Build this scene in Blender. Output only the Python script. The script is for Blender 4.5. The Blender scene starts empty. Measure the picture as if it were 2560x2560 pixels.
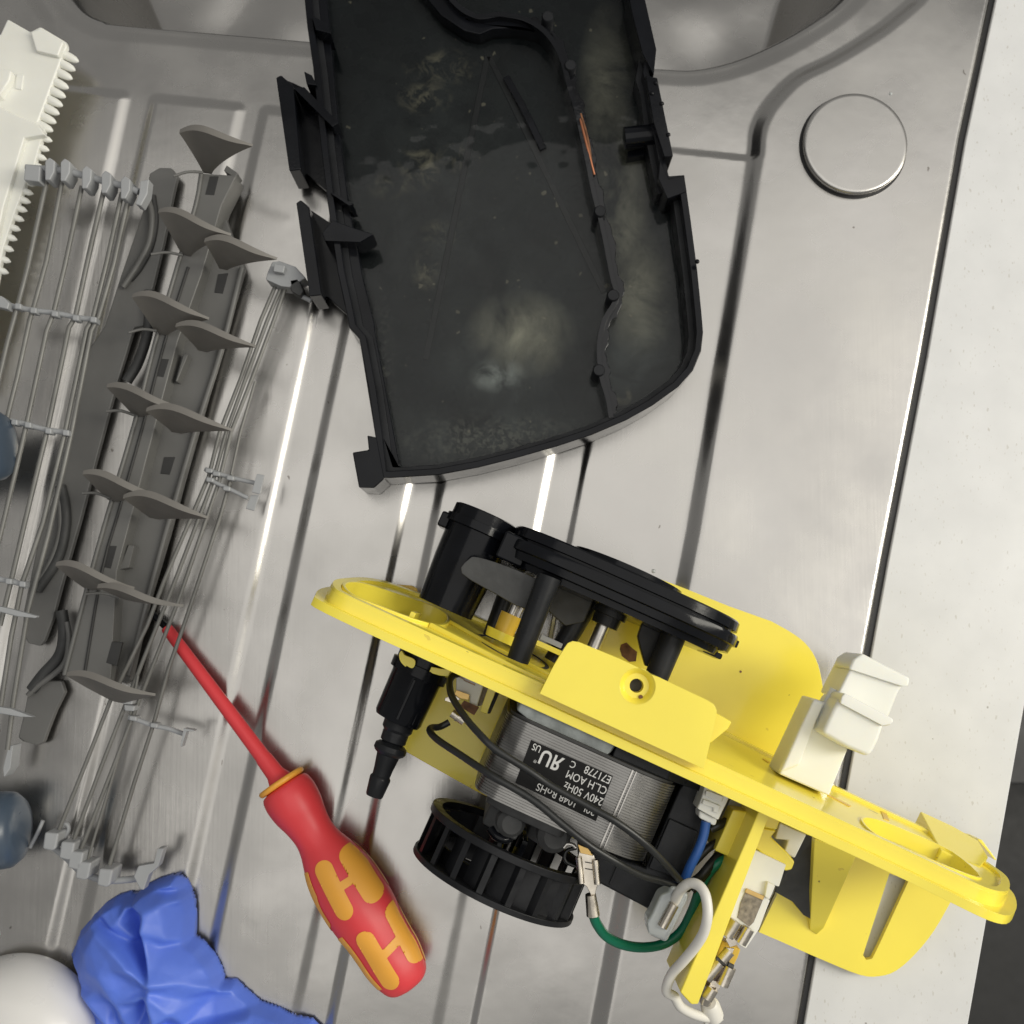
import bpy, bmesh, math, random
import numpy as np
from mathutils import Vector, Matrix
from mathutils.geometry import tessellate_polygon
random.seed(7); np.random.seed(7)
SC = bpy.context.scene
COL = SC.collection
R = math.radians

# ---------------------------------------------------------------- camera
TILT, HC, FPX = R(5.4), 0.46, 2730.0
cd = bpy.data.cameras.new("camera"); cam = bpy.data.objects.new("camera", cd); COL.objects.link(cam)
cam.location = (0, 0, HC); cam.rotation_euler = (TILT, 0, 0)
cd.sensor_width = 36; cd.lens = FPX/2560*36; cd.clip_start = .01; cd.clip_end = 20
cd.dof.use_dof = True; cd.dof.focus_distance = .40; cd.dof.aperture_fstop = 18
SC.camera = cam

# ---------------------------------------------------------------- light
wd = bpy.data.worlds.new("World"); SC.world = wd; wd.use_nodes = True
bg = wd.node_tree.nodes["Background"]; bg.inputs[0].default_value = (1.0, .985, .955, 1); bg.inputs[1].default_value = .27
def area(name, loc, aim, sx, sy, power, col):
    l = bpy.data.lights.new(name, 'AREA'); l.shape = 'RECTANGLE'; l.size = sx; l.size_y = sy
    l.energy = power; l.color = col
    o = bpy.data.objects.new(name, l); COL.objects.link(o); o.location = loc
    o.rotation_euler = (Vector(aim)-Vector(loc)).to_track_quat('-Z', 'Y').to_euler(); return o
area("room_light_overhead", (.70, .18, 1.5), (.62, .17, 0), 1.55, 2.75, 11, (1.0, .975, .93))
area("window_light", (1.45, .08, .98), (0, 0, 0), .40, 1.45, 21, (1.0, .955, .84))
SC.view_settings.view_transform = 'Standard'; SC.view_settings.look = 'None'
SC.view_settings.exposure = 0.13; SC.view_settings.gamma = 1
try:
    SC.cycles.use_denoising = True; SC.cycles.max_bounces = 8
    SC.cycles.caustics_reflective = True
except Exception: pass

# ---------------------------------------------------------------- where things stand (surveyed points -> metres)
def QU(x, y): return (x*1.32505, y*1.32505)
def crop(ox, oy, s): return lambda x, y: (ox+x*s, oy+y*s)
QA = crop(0, 0, .46584); QB = crop(0, 800, .46584); QC = crop(0, 1660, .46584); QD = crop(650, 0, .6469)
QE = crop(750, 1200, .46584); QF = crop(1050, 1700, .46584); QG = crop(1400, 1400, .60041); QH = crop(1600, 0, .49689)
QL = crop(760, 1220, .31056); QM = crop(1250, 1300, .33644); QR = crop(1900, 1580, .34161); QN = crop(1600, 1950, .28468)
def ray(p):
    dx = (p[0]-1280)/FPX; dy = -(p[1]-1280)/FPX
    return Vector((dx, dy*math.cos(TILT)+math.sin(TILT), dy*math.sin(TILT)-math.cos(TILT)))
def W(p, z=0.0):
    if len(p) == 3: z = p[2]
    d = ray(p); t = (z-HC)/d.z
    return Vector((d.x*t, d.y*t, z))
ANG = R(24); CU, SU = math.cos(ANG), math.sin(ANG)
UV = Vector((CU, -SU, 0)); AV = Vector((-SU, -CU, 0)); ZV = Vector((0, 0, 1))
def U(u, a, z): return UV*(u*.001)+AV*(a*.001)+ZV*(z*.001)      # frame of the pump unit, in mm
def ua(p, z):
    w = W(p, z*.001); return (w.dot(UV)*1000, w.dot(AV)*1000)
def onface(p, a0=6.5, k=.15):                                   # a point of the tilted plate face
    d = ray(p); o = Vector((0, 0, HC*1000))
    # o+td : a = a0 + k z
    da = d.dot(AV); dz = d.z
    t = (a0+k*o.z-0)/(da-k*dz)
    q = o+d*t
    return (q.dot(UV), q.z)

# ---------------------------------------------------------------- mesh helpers
def mk(name, vs, fs, mat, parent=None, bevel=0, smooth=35, seg=2):
    me = bpy.data.meshes.new(name); me.from_pydata([tuple(v) for v in vs], [], fs); me.update()
    bm = bmesh.new(); bm.from_mesh(me); bmesh.ops.recalc_face_normals(bm, faces=bm.faces); bm.to_mesh(me); bm.free()
    o = bpy.data.objects.new(name, me); COL.objects.link(o)
    if mat: me.materials.append(mat)
    if smooth:
        me.shade_smooth()
        if smooth < 180: me.set_sharp_from_angle(angle=R(smooth))
    if bevel:
        b = o.modifiers.new("bevel", 'BEVEL'); b.width = bevel; b.segments = seg; b.limit_method = 'ANGLE'
        b.angle_limit = R(40); b.harden_normals = True; b.use_clamp_overlap = True
    par(o, parent); return o
def par(o, parent):
    if parent:
        o.parent = parent; o.matrix_parent_inverse = parent.matrix_world.inverted() if parent.type == 'EMPTY' else Matrix()
def thing(name, label, cat, loc=(0, 0, 0), group=None):
    o = bpy.data.objects.new(name, None); COL.objects.link(o); o.empty_display_size = .01
    o.location = loc; o.matrix_world = Matrix.Translation(loc)
    return tag(o, label, cat, group)
def tag(o, label, cat, group=None):
    o['label'] = label; o['category'] = cat
    if group: o['group'] = group
    return o
def prism(poly, vec, holes=()):
    """poly: list of Vectors; vec: extrusion Vector"""
    loops = [list(poly)]+[list(h) for h in holes]
    flat = [p for l in loops for p in l]; n = len(flat)
    tris = tessellate_polygon(loops)
    vs = flat+[p+vec for p in flat]; fs = [tuple(t) for t in tris]+[tuple(i+n for i in t[::-1]) for t in tris]
    k = 0
    for l in loops:
        m = len(l)
        for i in range(m):
            j = (i+1) % m; fs.append((k+i, k+j, k+j+n, k+i+n))
        k += m
    return vs, fs
def merge(parts):
    V, Fc = [], []
    for vs, fs in parts:
        k = len(V); V += list(vs); Fc += [tuple(i+k for i in f) for f in fs]
    return V, Fc
def slab(name, pts, z1, z0, mat, parent=None, bevel=.0004, holes=(), smooth=35):
    top = [W(p, z1) for p in pts]; top = [Vector((p.x, p.y, z1)) for p in top]
    hl = [[Vector((W(p, z1).x, W(p, z1).y, z1)) for p in h] for h in holes]
    vs, fs = prism(top, Vector((0, 0, z0-z1)), hl)
    return mk(name, vs, fs, mat, parent, bevel, smooth)
def smoothc(pts, n=6, closed=False):
    P = [Vector(p) for p in pts]; out = []; m = len(P)
    rng = range(m if closed else m-1)
    for i in rng:
        p0 = P[(i-1) % m] if closed or i > 0 else P[0]*2-P[1]
        p1 = P[i]; p2 = P[(i+1) % m]
        p3 = P[(i+2) % m] if closed or i < m-2 else P[-1]*2-P[-2]
        for k in range(n):
            t = k/n
            out.append(.5*((2*p1)+(p2-p0)*t+(2*p0-5*p1+4*p2-p3)*t*t+(3*p1-3*p2+p3-p0)*t**3))
    if not closed: out.append(P[-1])
    return out
def sm2(pts, n=5, closed=True):
    return [(v.x, v.y) for v in smoothc([(p[0], p[1], 0) for p in pts], n, closed)]
def tube_geo(pts, r, seg=10, cap=True):
    P = [Vector(p) for p in pts]; vs = []; fs = []; m = len(P)
    rr = r if hasattr(r, '__len__') else [r]*m
    t0 = (P[1]-P[0]).normalized(); nrm = t0.orthogonal().normalized()
    for i in range(m):
        t = (P[min(i+1, m-1)]-P[max(i-1, 0)]).normalized()
        nrm = (nrm-t*nrm.dot(t)).normalized(); b = t.cross(nrm)
        for k in range(seg):
            a = 2*math.pi*k/seg; vs.append(P[i]+(nrm*math.cos(a)+b*math.sin(a))*rr[i])
    for i in range(m-1):
        for k in range(seg):
            j = (k+1) % seg; fs.append((i*seg+k, i*seg+j, (i+1)*seg+j, (i+1)*seg+k))
    if cap: fs += [tuple(range(seg))[::-1], tuple((m-1)*seg+k for k in range(seg))]
    return vs, fs
def tube(name, pts, r, mat, parent=None, n=6, seg=10):
    return mk(name, *tube_geo(smoothc(pts, n) if n else pts, r, seg), mat, parent, 0, 50)
def lathe_geo(o, ax, prof, seg=48, x=None, cap=True):
    ax = Vector(ax).normalized(); x = (Vector(x) if x else ax.orthogonal()).normalized(); y = ax.cross(x)
    vs = []; fs = []; m = len(prof)
    for (t, r) in prof:
        for k in range(seg):
            a = 2*math.pi*k/seg; vs.append(Vector(o)+ax*t+(x*math.cos(a)+y*math.sin(a))*r)
    for i in range(m-1):
        for k in range(seg):
            j = (k+1) % seg; fs.append((i*seg+k, i*seg+j, (i+1)*seg+j, (i+1)*seg+k))
    if cap: fs += [tuple(range(seg))[::-1], tuple((m-1)*seg+k for k in range(seg))]
    return vs, fs
def lathe(name, o, ax, prof, mat, parent=None, seg=48, smooth=35, bevel=0, cap=True):
    return mk(name, *lathe_geo(o, ax, prof, seg, cap=cap), mat, parent, bevel, smooth)
def ubox(u0, u1, a0, a1, z0, z1):
    c = [U(u, a, z0) for u, a in ((u0, a0), (u1, a0), (u1, a1), (u0, a1))]
    return prism(c, ZV*((z1-z0)*.001))
def upoly(pts, z1, z0):                                     # (u,a) outline, vertical prism
    return prism([U(u, a, z1) for u, a in pts], ZV*((z0-z1)*.001))
def uzpoly(pts, a0, a1, holes=(), k=.0):                    # (u,z) outline, extruded along a; k = lean of the face
    f = lambda u, z: U(u, a0+k*z, z)
    return prism([f(*p) for p in pts], AV*((a1-a0)*.001), [[f(*p) for p in h] for h in holes])
def circ(cx, cy, r, n=20): return [(cx+r*math.cos(2*math.pi*i/n), cy+r*math.sin(2*math.pi*i/n)) for i in range(n)]
def copy_tree(o, parent=None):
    c = o.copy(); COL.objects.link(c)
    if parent: c.parent = parent
    for ch in o.children: copy_tree(ch, c)
    return c

# ---------------------------------------------------------------- materials
def nd(nt, t, **kw):
    n = nt.nodes.new(t)
    for k, v in kw.items(): setattr(n, k, v)
    return n
def mat(name, col, rough=.5, metal=0, var=.12, vscale=40, bump=.02, bscale=300, rvar=.1, spec=.5, coat=0, trans=0, sss=0, streak=None, alpha=1):
    m = bpy.data.materials.new(name); m.use_nodes = True; nt = m.node_tree; b = nt.nodes["Principled BSDF"]
    L = nt.links.new; tc = nd(nt, 'ShaderNodeTexCoord'); mp = nd(nt, 'ShaderNodeMapping'); L(tc.outputs['Object'], mp.inputs[0])
    if streak: mp.inputs['Rotation'].default_value = (0, 0, streak[0]); mp.inputs['Scale'].default_value = streak[1]
    n1 = nd(nt, 'ShaderNodeTexNoise'); n1.inputs['Scale'].default_value = vscale; n1.inputs['Detail'].default_value = 6; L(mp.outputs[0], n1.inputs[0])
    mr = nd(nt, 'ShaderNodeMapRange'); mr.inputs[1].default_value = .3; mr.inputs[2].default_value = .7
    mr.inputs[3].default_value = 1-var; mr.inputs[4].default_value = 1+var; L(n1.outputs[0], mr.inputs[0])
    mx = nd(nt, 'ShaderNodeVectorMath', operation='SCALE'); mx.inputs[0].default_value = col; L(mr.outputs[0], mx.inputs['Scale'])
    L(mx.outputs[0], b.inputs['Base Color'])
    mr2 = nd(nt, 'ShaderNodeMapRange'); mr2.inputs[1].default_value = .3; mr2.inputs[2].default_value = .7
    mr2.inputs[3].default_value = rough*(1-rvar); mr2.inputs[4].default_value = rough*(1+rvar)
    n2 = nd(nt, 'ShaderNodeTexNoise'); n2.inputs['Scale'].default_value = vscale*2.3; n2.inputs['Detail'].default_value = 4; L(mp.outputs[0], n2.inputs[0])
    L(n2.outputs[0], mr2.inputs[0]); L(mr2.outputs[0], b.inputs['Roughness'])
    b.inputs['Metallic'].default_value = metal; b.inputs['Specular IOR Level'].default_value = spec
    b.inputs['Coat Weight'].default_value = coat; b.inputs['Coat Roughness'].default_value = .08
    if trans: b.inputs['Transmission Weight'].default_value = trans
    if sss:
        b.inputs['Subsurface Weight'].default_value = sss; b.inputs['Subsurface Radius'].default_value = (1, .9, .7); b.inputs['Subsurface Scale'].default_value = .004
    if alpha < 1: b.inputs['Alpha'].default_value = alpha
    if bump:
        n3 = nd(nt, 'ShaderNodeTexNoise'); n3.inputs['Scale'].default_value = bscale; n3.inputs['Detail'].default_value = 5; L(mp.outputs[0], n3.inputs[0])
        bp = nd(nt, 'ShaderNodeBump'); bp.inputs['Strength'].default_value = 1; bp.inputs['Distance'].default_value = bump*.001
        L(n3.outputs[0], bp.inputs['Height']); L(bp.outputs[0], b.inputs['Normal'])
    m["b"] = 1
    return m
def specks(m, col, scale, thr, amount=1.0, stretch=None):
    """adds irregular dirt spots of their own shape over the base colour"""
    nt = m.node_tree; L = nt.links.new; b = nt.nodes["Principled BSDF"]
    src = b.inputs['Base Color'].links[0].from_socket
    tc = nd(nt, 'ShaderNodeTexCoord'); mp = nd(nt, 'ShaderNodeMapping'); L(tc.outputs['Object'], mp.inputs[0])
    if stretch: mp.inputs['Scale'].default_value = stretch
    v = nd(nt, 'ShaderNodeTexVoronoi'); v.inputs['Scale'].default_value = scale; v.inputs['Randomness'].default_value = 1
    nn = nd(nt, 'ShaderNodeTexNoise'); nn.inputs['Scale'].default_value = scale*1.6; L(mp.outputs[0], nn.inputs[0])
    va = nd(nt, 'ShaderNodeVectorMath', operation='SCALE'); va.inputs['Scale'].default_value = .7/scale; L(nn.outputs['Color'], va.inputs[0])
    ad = nd(nt, 'ShaderNodeVectorMath', operation='ADD'); L(mp.outputs[0], ad.inputs[0]); L(va.outputs[0], ad.inputs[1]); L(ad.outputs[0], v.inputs[0])
    # radius differs from cell to cell
    sp = nd(nt, 'ShaderNodeSeparateColor'); L(v.outputs['Color'], sp.inputs[0])
    pw = nd(nt, 'ShaderNodeMath', operation='POWER'); pw.inputs[1].default_value = 4; L(sp.outputs[0], pw.inputs[0])
    ml = nd(nt, 'ShaderNodeMath', operation='MULTIPLY'); ml.inputs[1].default_value = thr; L(pw.outputs[0], ml.inputs[0])
    lt = nd(nt, 'ShaderNodeMath', operation='LESS_THAN'); L(v.outputs['Distance'], lt.inputs[0]); L(ml.outputs[0], lt.inputs[1])
    am = nd(nt, 'ShaderNodeMath', operation='MULTIPLY'); am.inputs[1].default_value = amount; L(lt.outputs[0], am.inputs[0])
    mx = nd(nt, 'ShaderNodeMix', data_type='RGBA'); L(am.outputs[0], mx.inputs[0]); L(src, mx.inputs[6]); mx.inputs[7].default_value = (*col, 1)
    L(mx.outputs[2], b.inputs['Base Color']); return m
def blobs(m, items, col, nsc=70, lo=.38, hi=.60):
    """stains at stated places: items (x, y, rx, ry, strength)"""
    nt = m.node_tree; L = nt.links.new; b = nt.nodes["Principled BSDF"]
    src = b.inputs['Base Color'].links[0].from_socket
    tc = nd(nt, 'ShaderNodeTexCoord'); acc = None
    nz = nd(nt, 'ShaderNodeTexNoise'); nz.inputs['Scale'].default_value = nsc; nz.inputs['Detail'].default_value = 8; nz.inputs['Roughness'].default_value = .65
    nz.inputs['Distortion'].default_value = .6
    L(tc.outputs['Object'], nz.inputs[0])
    for (x, y, rx, ry, s) in items:
        v1 = nd(nt, 'ShaderNodeVectorMath', operation='SUBTRACT'); L(tc.outputs['Object'], v1.inputs[0]); v1.inputs[1].default_value = (x, y, 0)
        v2 = nd(nt, 'ShaderNodeVectorMath', operation='MULTIPLY'); L(v1.outputs[0], v2.inputs[0]); v2.inputs[1].default_value = (1/rx, 1/ry, 0)
        le = nd(nt, 'ShaderNodeVectorMath', operation='LENGTH'); L(v2.outputs[0], le.inputs[0])
        mr = nd(nt, 'ShaderNodeMapRange'); L(le.outputs['Value'], mr.inputs[0]); mr.inputs[1].default_value = 1.1; mr.inputs[2].default_value = .1; mr.inputs[3].default_value = 0; mr.inputs[4].default_value = s
        if acc is None: acc = mr.outputs[0]
        else:
            mm = nd(nt, 'ShaderNodeMath', operation='MAXIMUM'); L(acc, mm.inputs[0]); L(mr.outputs[0], mm.inputs[1]); acc = mm.outputs[0]
    k = nd(nt, 'ShaderNodeMapRange'); L(nz.outputs[0], k.inputs[0]); k.inputs[1].default_value = lo; k.inputs[2].default_value = hi
    fm = nd(nt, 'ShaderNodeMath', operation='MULTIPLY'); L(acc, fm.inputs[0]); L(k.outputs[0], fm.inputs[1])
    mx = nd(nt, 'ShaderNodeMix', data_type='RGBA'); L(fm.outputs[0], mx.inputs[0]); L(src, mx.inputs[6]); mx.inputs[7].default_value = (*col, 1)
    L(mx.outputs[2], b.inputs['Base Color']); return m

M = {}
M['steel'] = mat("brushed_steel", (.475, .462, .44), .27, 1, .09, 12, .010, 500, .30, streak=(R(12), (1, 1, 1)))
def steel_extra():
    m = M['steel']; nt = m.node_tree; L = nt.links.new; b = nt.nodes["Principled BSDF"]
    bp = [n for n in nt.nodes if n.type == 'BUMP'][0]
    tc = nd(nt, 'ShaderNodeTexCoord')
    # fine brushing and small dents
    mp = nd(nt, 'ShaderNodeMapping'); mp.inputs['Rotation'].default_value = (0, 0, R(-12)); mp.inputs['Scale'].default_value = (1, .03, 1); L(tc.outputs['Object'], mp.inputs[0])
    n = nd(nt, 'ShaderNodeTexNoise'); n.inputs['Scale'].default_value = 900; n.inputs['Detail'].default_value = 3; L(mp.outputs[0], n.inputs[0])
    b2 = nd(nt, 'ShaderNodeBump'); b2.inputs['Distance'].default_value = .00002; b2.inputs['Strength'].default_value = 1
    L(n.outputs[0], b2.inputs['Height']); L(b2.outputs[0], bp.inputs['Normal'])
    n4 = nd(nt, 'ShaderNodeTexNoise'); n4.inputs['Scale'].default_value = 26; n4.inputs['Detail'].default_value = 3; L(tc.outputs['Object'], n4.inputs[0])
    b3 = nd(nt, 'ShaderNodeBump'); b3.inputs['Distance'].default_value = .00028; b3.inputs['Strength'].default_value = 1
    L(n4.outputs[0], b3.inputs['Height']); L(b3.outputs[0], b2.inputs['Normal'])
    v = nd(nt, 'ShaderNodeTexVoronoi'); v.inputs['Scale'].default_value = 34; L(tc.outputs['Object'], v.inputs[0])
    r = nd(nt, 'ShaderNodeMapRange'); L(v.outputs['Distance'], r.inputs[0]); r.inputs[1].default_value = .0; r.inputs[2].default_value = .14
    b4 = nd(nt, 'ShaderNodeBump'); b4.inputs['Distance'].default_value = .00003; b4.inputs['Strength'].default_value = 1
    L(r.outputs[0], b4.inputs['Height']); L(b4.outputs[0], b3.inputs['Normal'])
steel_extra()
specks(M['steel'], (.16, .14, .12), 75, .075, .7, (1.6, 1, 1))
M['quartz'] = mat("speckled_quartz", (.66, .665, .665), .35, 0, .04, 60, .01, 400)
specks(M['quartz'], (.50, .48, .44), 620, .34, .4, (1.5, .8, 1)); specks(M['quartz'], (.45, .43, .39), 330, .24, .55, (1.6, .8, 1)); specks(M['quartz'], (.25, .23, .2), 95, .085, .7)
M['gap'] = mat("dark_sealant_and_shadow", (.012, .012, .013), .45)
M['floor'] = mat("dark_floor", (.022, .022, .022), .6)
M['black'] = mat("black_plastic", (.005, .0056, .0075), .15, 0, .3, 60, .015, 700, .35, spec=.2)
M['wet'] = mat('wet_black_rubber', (.004, .0045, .006), .07, 0, .3, 60, .12, 260, .3, spec=.4)
M['blackm'] = mat("satin_black_plastic", (.016, .017, .019), .34, 0, .3, 60, .03, 700, .3, spec=.2)
specks(M['blackm'], (.12, .12, .11), 130, .10, .6)
M['fan'] = mat("fan_black_plastic", (.010, .0105, .012), .38, 0, .3, 80, .04, 600, .3, spec=.3)
M['dgrey'] = mat("dusty_dark_grey", (.045, .046, .046), .6, 0, .25, 120, .08, 500)
M['yellow'] = mat("yellow_plastic", (.95, .79, .085), .22, 0, .05, 22, .01, 500, .2, coat=.15, sss=.08)
specks(M['yellow'], (.12, .07, .02), 55, .085, .8); specks(M['yellow'], (.62, .45, .06), 150, .16, .5)
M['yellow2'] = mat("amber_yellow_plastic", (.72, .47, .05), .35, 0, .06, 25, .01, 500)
M['grey'] = mat("grey_plastic", (.128, .127, .122), .45, 0, .08, 50, .03, 500)
M['pad'] = mat("taupe_grey_plastic", (.175, .165, .15), .5, 0, .1, 60, .04, 400)
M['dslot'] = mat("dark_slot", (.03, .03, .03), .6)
M['wire'] = mat("grey_coated_wire", (.17, .168, .158), .42, .1, .1, 90, .02, 500)
M['clip'] = mat("light_grey_clip", (.34, .35, .36), .45, 0, .08)
M['white'] = mat("ivory_plastic", (.82, .82, .76), .38, 0, .05, 40, .02, 500, sss=.15)
M['milky'] = mat("milky_nylon", (.84, .84, .77), .35, 0, .04, 40, .01, 500, sss=.5)
M['clear'] = mat("frosted_clear_plastic", (.72, .76, .76), .25, 0, .05, 40, .02, 500, trans=.55)
M['red'] = mat("red_rubber_grip", (.80, .06, .07), .42, 0, .06, 40, .02, 700, sss=.05)
M['orange'] = mat("orange_inlay", (.95, .45, .06), .42, 0, .05, 40, .02, 700)
M['blue'] = mat("blue_nitrile", (.105, .20, .76), .46, 0, .06, 30, .03, 900, sss=.1)
M['navy'] = mat("slate_blue_plastic", (.06, .085, .12), .3, 0, .1)
M['porcelain'] = mat("white_glazed", (.72, .71, .69), .3, 0, .03, sss=.1)
M['cable'] = mat("black_wire_insulation", (.012, .013, .013), .4, 0, .2, 90, .02, 500)
M['green'] = mat("green_wire_insulation", (.0, .16, .085), .35)
M['bluew'] = mat("blue_wire_insulation", (.02, .09, .32), .4)
M['brownw'] = mat("brown_grey_wire_insulation", (.12, .09, .09), .5)
M['whitew'] = mat("white_wire_insulation", (.74, .72, .66), .4, 0, .04)
M['tin'] = mat("tinned_terminal", (.60, .55, .47), .28, 1, .2, 120, .06, 300, .4)
M['brass'] = mat("brass", (.62, .42, .16), .35, 1, .2, 90)
M['bare'] = mat("bare_steel", (.52, .50, .47), .3, 1, .2, 200)
M['lamin'] = mat("steel_laminations", (.245, .24, .23), .36, 1, .12, 40, .03, 500, .3)
M['cast'] = mat("cast_zinc", (.25, .27, .265), .55, .6, .25, 150, .25, 250)
M['label'] = mat("black_label_film", (.010, .010, .010), .6, spec=.15)
M['ink'] = mat("white_print", (.62, .62, .60), .5)
M['copper'] = mat("copper", (.42, .17, .09), .45, .8)
M['rust'] = mat("rust_brown", (.16, .07, .03), .7, 0, .5, 300)
M['mica'] = mat("mottled_ceramic", (.24, .21, .17), .6, 0, .45, 500, .1, 400)
# ================================================================ SINK
def w2(p, z=0): q = W(p, z); return (q.x, q.y)
def sdpoly(X, Y, poly):
    d = np.full(X.shape, 1e9); s = np.ones(X.shape); n = len(poly)
    for i in range(n):
        ax, ay = poly[i]; bx, by = poly[i-1]
        ex, ey = bx-ax, by-ay; wx, wy = X-ax, Y-ay
        t = np.clip((wx*ex+wy*ey)/(ex*ex+ey*ey), 0, 1)
        d = np.minimum(d, (wx-ex*t)**2+(wy-ey*t)**2)
        c1 = Y >= ay; c2 = Y < by; c3 = ex*wy > ey*wx
        s = np.where((c1 & c2 & c3) | (~c1 & ~c2 & ~c3), -s, s)
    return s*np.sqrt(d)
def inset(poly, r):
    n = len(poly); A = sum(poly[i-1][0]*poly[i][1]-poly[i][0]*poly[i-1][1] for i in range(n)); sg = 1 if A > 0 else -1
    out = []
    for i in range(n):
        p0, p1, p2 = Vector(poly[i-1]), Vector(poly[i]), Vector(poly[(i+1) % n])
        e1 = (p1-p0).normalized(); e2 = (p2-p1).normalized()
        n1 = Vector((-e1.y, e1.x))*sg; n2 = Vector((-e2.y, e2.x))*sg
        b = (n1+n2); b = b/b.dot(n1) if abs(b.dot(n1)) > 1e-6 else n1
        out.append(tuple(p1+b*r))
    return out
def ss(x): x = np.clip(x, 0, 1); return x*x*(3-2*x)
STEP = .0008
xs = np.arange(-.275, .262, STEP); ys = np.arange(-.225, .385, STEP)
X, Y = np.meshgrid(xs, ys)
Z = np.zeros_like(X)
topy = lambda x: 214+.103*(x-182)
def panel(xl, sl, xr, sr, yend=2800):
    # left/right border given at y=300 and slope dx/dy, native survey units
    f = lambda x, s, y: (x+s*(y-300), y)
    yl, yr = topy(xl), topy(xr)
    return inset([w2(f(xl, sl, yl)), w2(f(xr, sr, yr)), w2(f(xr, sr, yend)), w2(f(xl, sl, yend))], .004)
panels = [panel(62, -.235, 316, -.222), panel(360, -.236, 611, -.226), panel(643, -.222, 903, -.2165),
          panel(962, -.2145, 1233, -.2145), panel(1277, -.206, 1560, -.2), panel(1624, -.1985, 1990, -.1985)]
for i, p in enumerate(panels):
    s = sdpoly(X, Y, p)-.004
    if i == 5: Z += .0014*ss((-s)/.0028)
    else: Z += .0015*ss((-s)/.0046)
deck = [(2266, 0), (2186, 65), (2077, 134), (1978, 184), (1908, 253), (1873, 318), (1864, 385), (1838, 547), (1779, 900), (1707, 1325), (1530, 2236), (1440, 2720), (3000, 2720), (3000, -300), (2500, -300)]
deck = sm2(deck[:7], 5, False)+deck[7:]
s = sdpoly(X, Y, [w2(p) for p in deck])
DK = .0052
dk = ss((-s)/.0078); Z = Z*(1-dk)+DK*dk
ldeck = [(60, -120), (105, 0), (140, 55), (150, 100), (120, 160), (60, 250), (10, 420), (-330, 2000), (-900, 2000), (-900, -200)]
s = sdpoly(X, Y, [w2(p) for p in ldeck]); lk = ss((-s)/.006); Z = np.maximum(Z, 0)*(1-lk)+DK*lk
OUT = [(2490, 0), (2415, 348), (2318, 900), (2222, 1400), (2042, 2385), (2012, 2560), (1975, 2760)]
OUT = [(2700, -1100), (2545, -280)]+OUT
so = sdpoly(X, Y, [w2(p, .003) for p in OUT]+[w2((-2000, 2760)), w2((-2000, -1100))])   # negative inside
Z = Z-.0042*ss((so+.0046)/.0030)
bas = sm2([(118, -60), (158, 0), (196, 37), (242, 58), (303, 70), (769, 110), (1200, 148), (1500, 172), (1645, 179), (1739, 182), (1838, 162), (1938, 122), (2037, 68), (2122, 5), (2190, -90), (2240, -260)], 4, False)
bas = [w2(p) for p in bas]+[(.25, .5), (-.3, .5)]
s = sdpoly(X, Y, bas)
Z -= .0016*ss(1-(s)/.006)*(s > -.2)
Z -= .105*ss((-s-.0005)/.030)
Z += .006*ss((-s-.03)/.16)*np.sin(X*20+1)
bm_ = ss((-s-.015)/.04); rb_ = np.random.RandomState(5)
for k in range(14):
    fx, fy = rb_.normal(0, 60, 2); Z += bm_*.00028*np.sin(X*fx+Y*fy+rb_.rand()*6.28+1.5*np.sin(X*fy*.4-Y*fx*.4))
# broad gentle waviness of pressed sheet
rng = np.random.RandomState(3)
for k in range(26):
    fx, fy = rng.normal(0, 26, 2); Z += .000018*np.sin(X*fx*2+Y*fy*2+rng.rand()*6.28)
keep = so < -.0012
idx = -np.ones(X.shape, int); ny, nx = X.shape
vm = keep; idx[vm] = np.arange(vm.sum())
co = np.stack([X[vm], Y[vm], Z[vm]], 1)
q = np.stack([idx[:-1, :-1], idx[:-1, 1:], idx[1:, 1:], idx[1:, :-1]], -1).reshape(-1, 4); q = q[(q >= 0).all(1)]
me = bpy.data.meshes.new("kitchen_sink"); me.vertices.add(len(co)); me.vertices.foreach_set("co", co.ravel())
me.loops.add(q.size); me.loops.foreach_set("vertex_index", q.ravel().astype(np.int32)); me.polygons.add(len(q))
me.polygons.foreach_set("loop_start", np.arange(0, q.size, 4, dtype=np.int32)); me.update(calc_edges=True); me.validate()
me.materials.append(M['steel']); me.shade_smooth()
so_ = bpy.data.objects.new("draining_board", me); COL.objects.link(so_)
sink = thing("kitchen_sink", "stainless steel sink with ribbed draining board lying under all the dismantled parts", "sink", (0, 0, 0))
par(so_, sink)
c = W((2139, 358), DK+.004)
lathe("cover_shadow_ring", (c.x, c.y, DK-.0002), (0, 0, 1), [(0, .0232), (.0004, .0232), (.0004, .0215)], M['gap'], sink, 96, 30)  # flat dark ring, paints the shadow round the foot of the cover
cap = lathe("tap_hole_cover", (c.x, c.y, DK), (0, 0, 1), [(0, .0219), (.0033, .0223), (.0040, .0221), (.0043, .0215), (.0044, .0210), (.0044, .0206), (.0044, .0202), (.0044, .010), (.0044, .0004)], M['steel'], sink, 96, 50)
gv = []
o1 = [W(p, .002) for p in OUT]
sealv = [Vector((p.x-.0042, p.y, .0014)) for p in o1]+[Vector((p.x+.0006, p.y, .0014)) for p in o1[::-1]]
mk("sealant_bead", *prism(sealv, Vector((0, 0, -.003))), M['gap'], sink)

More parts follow.
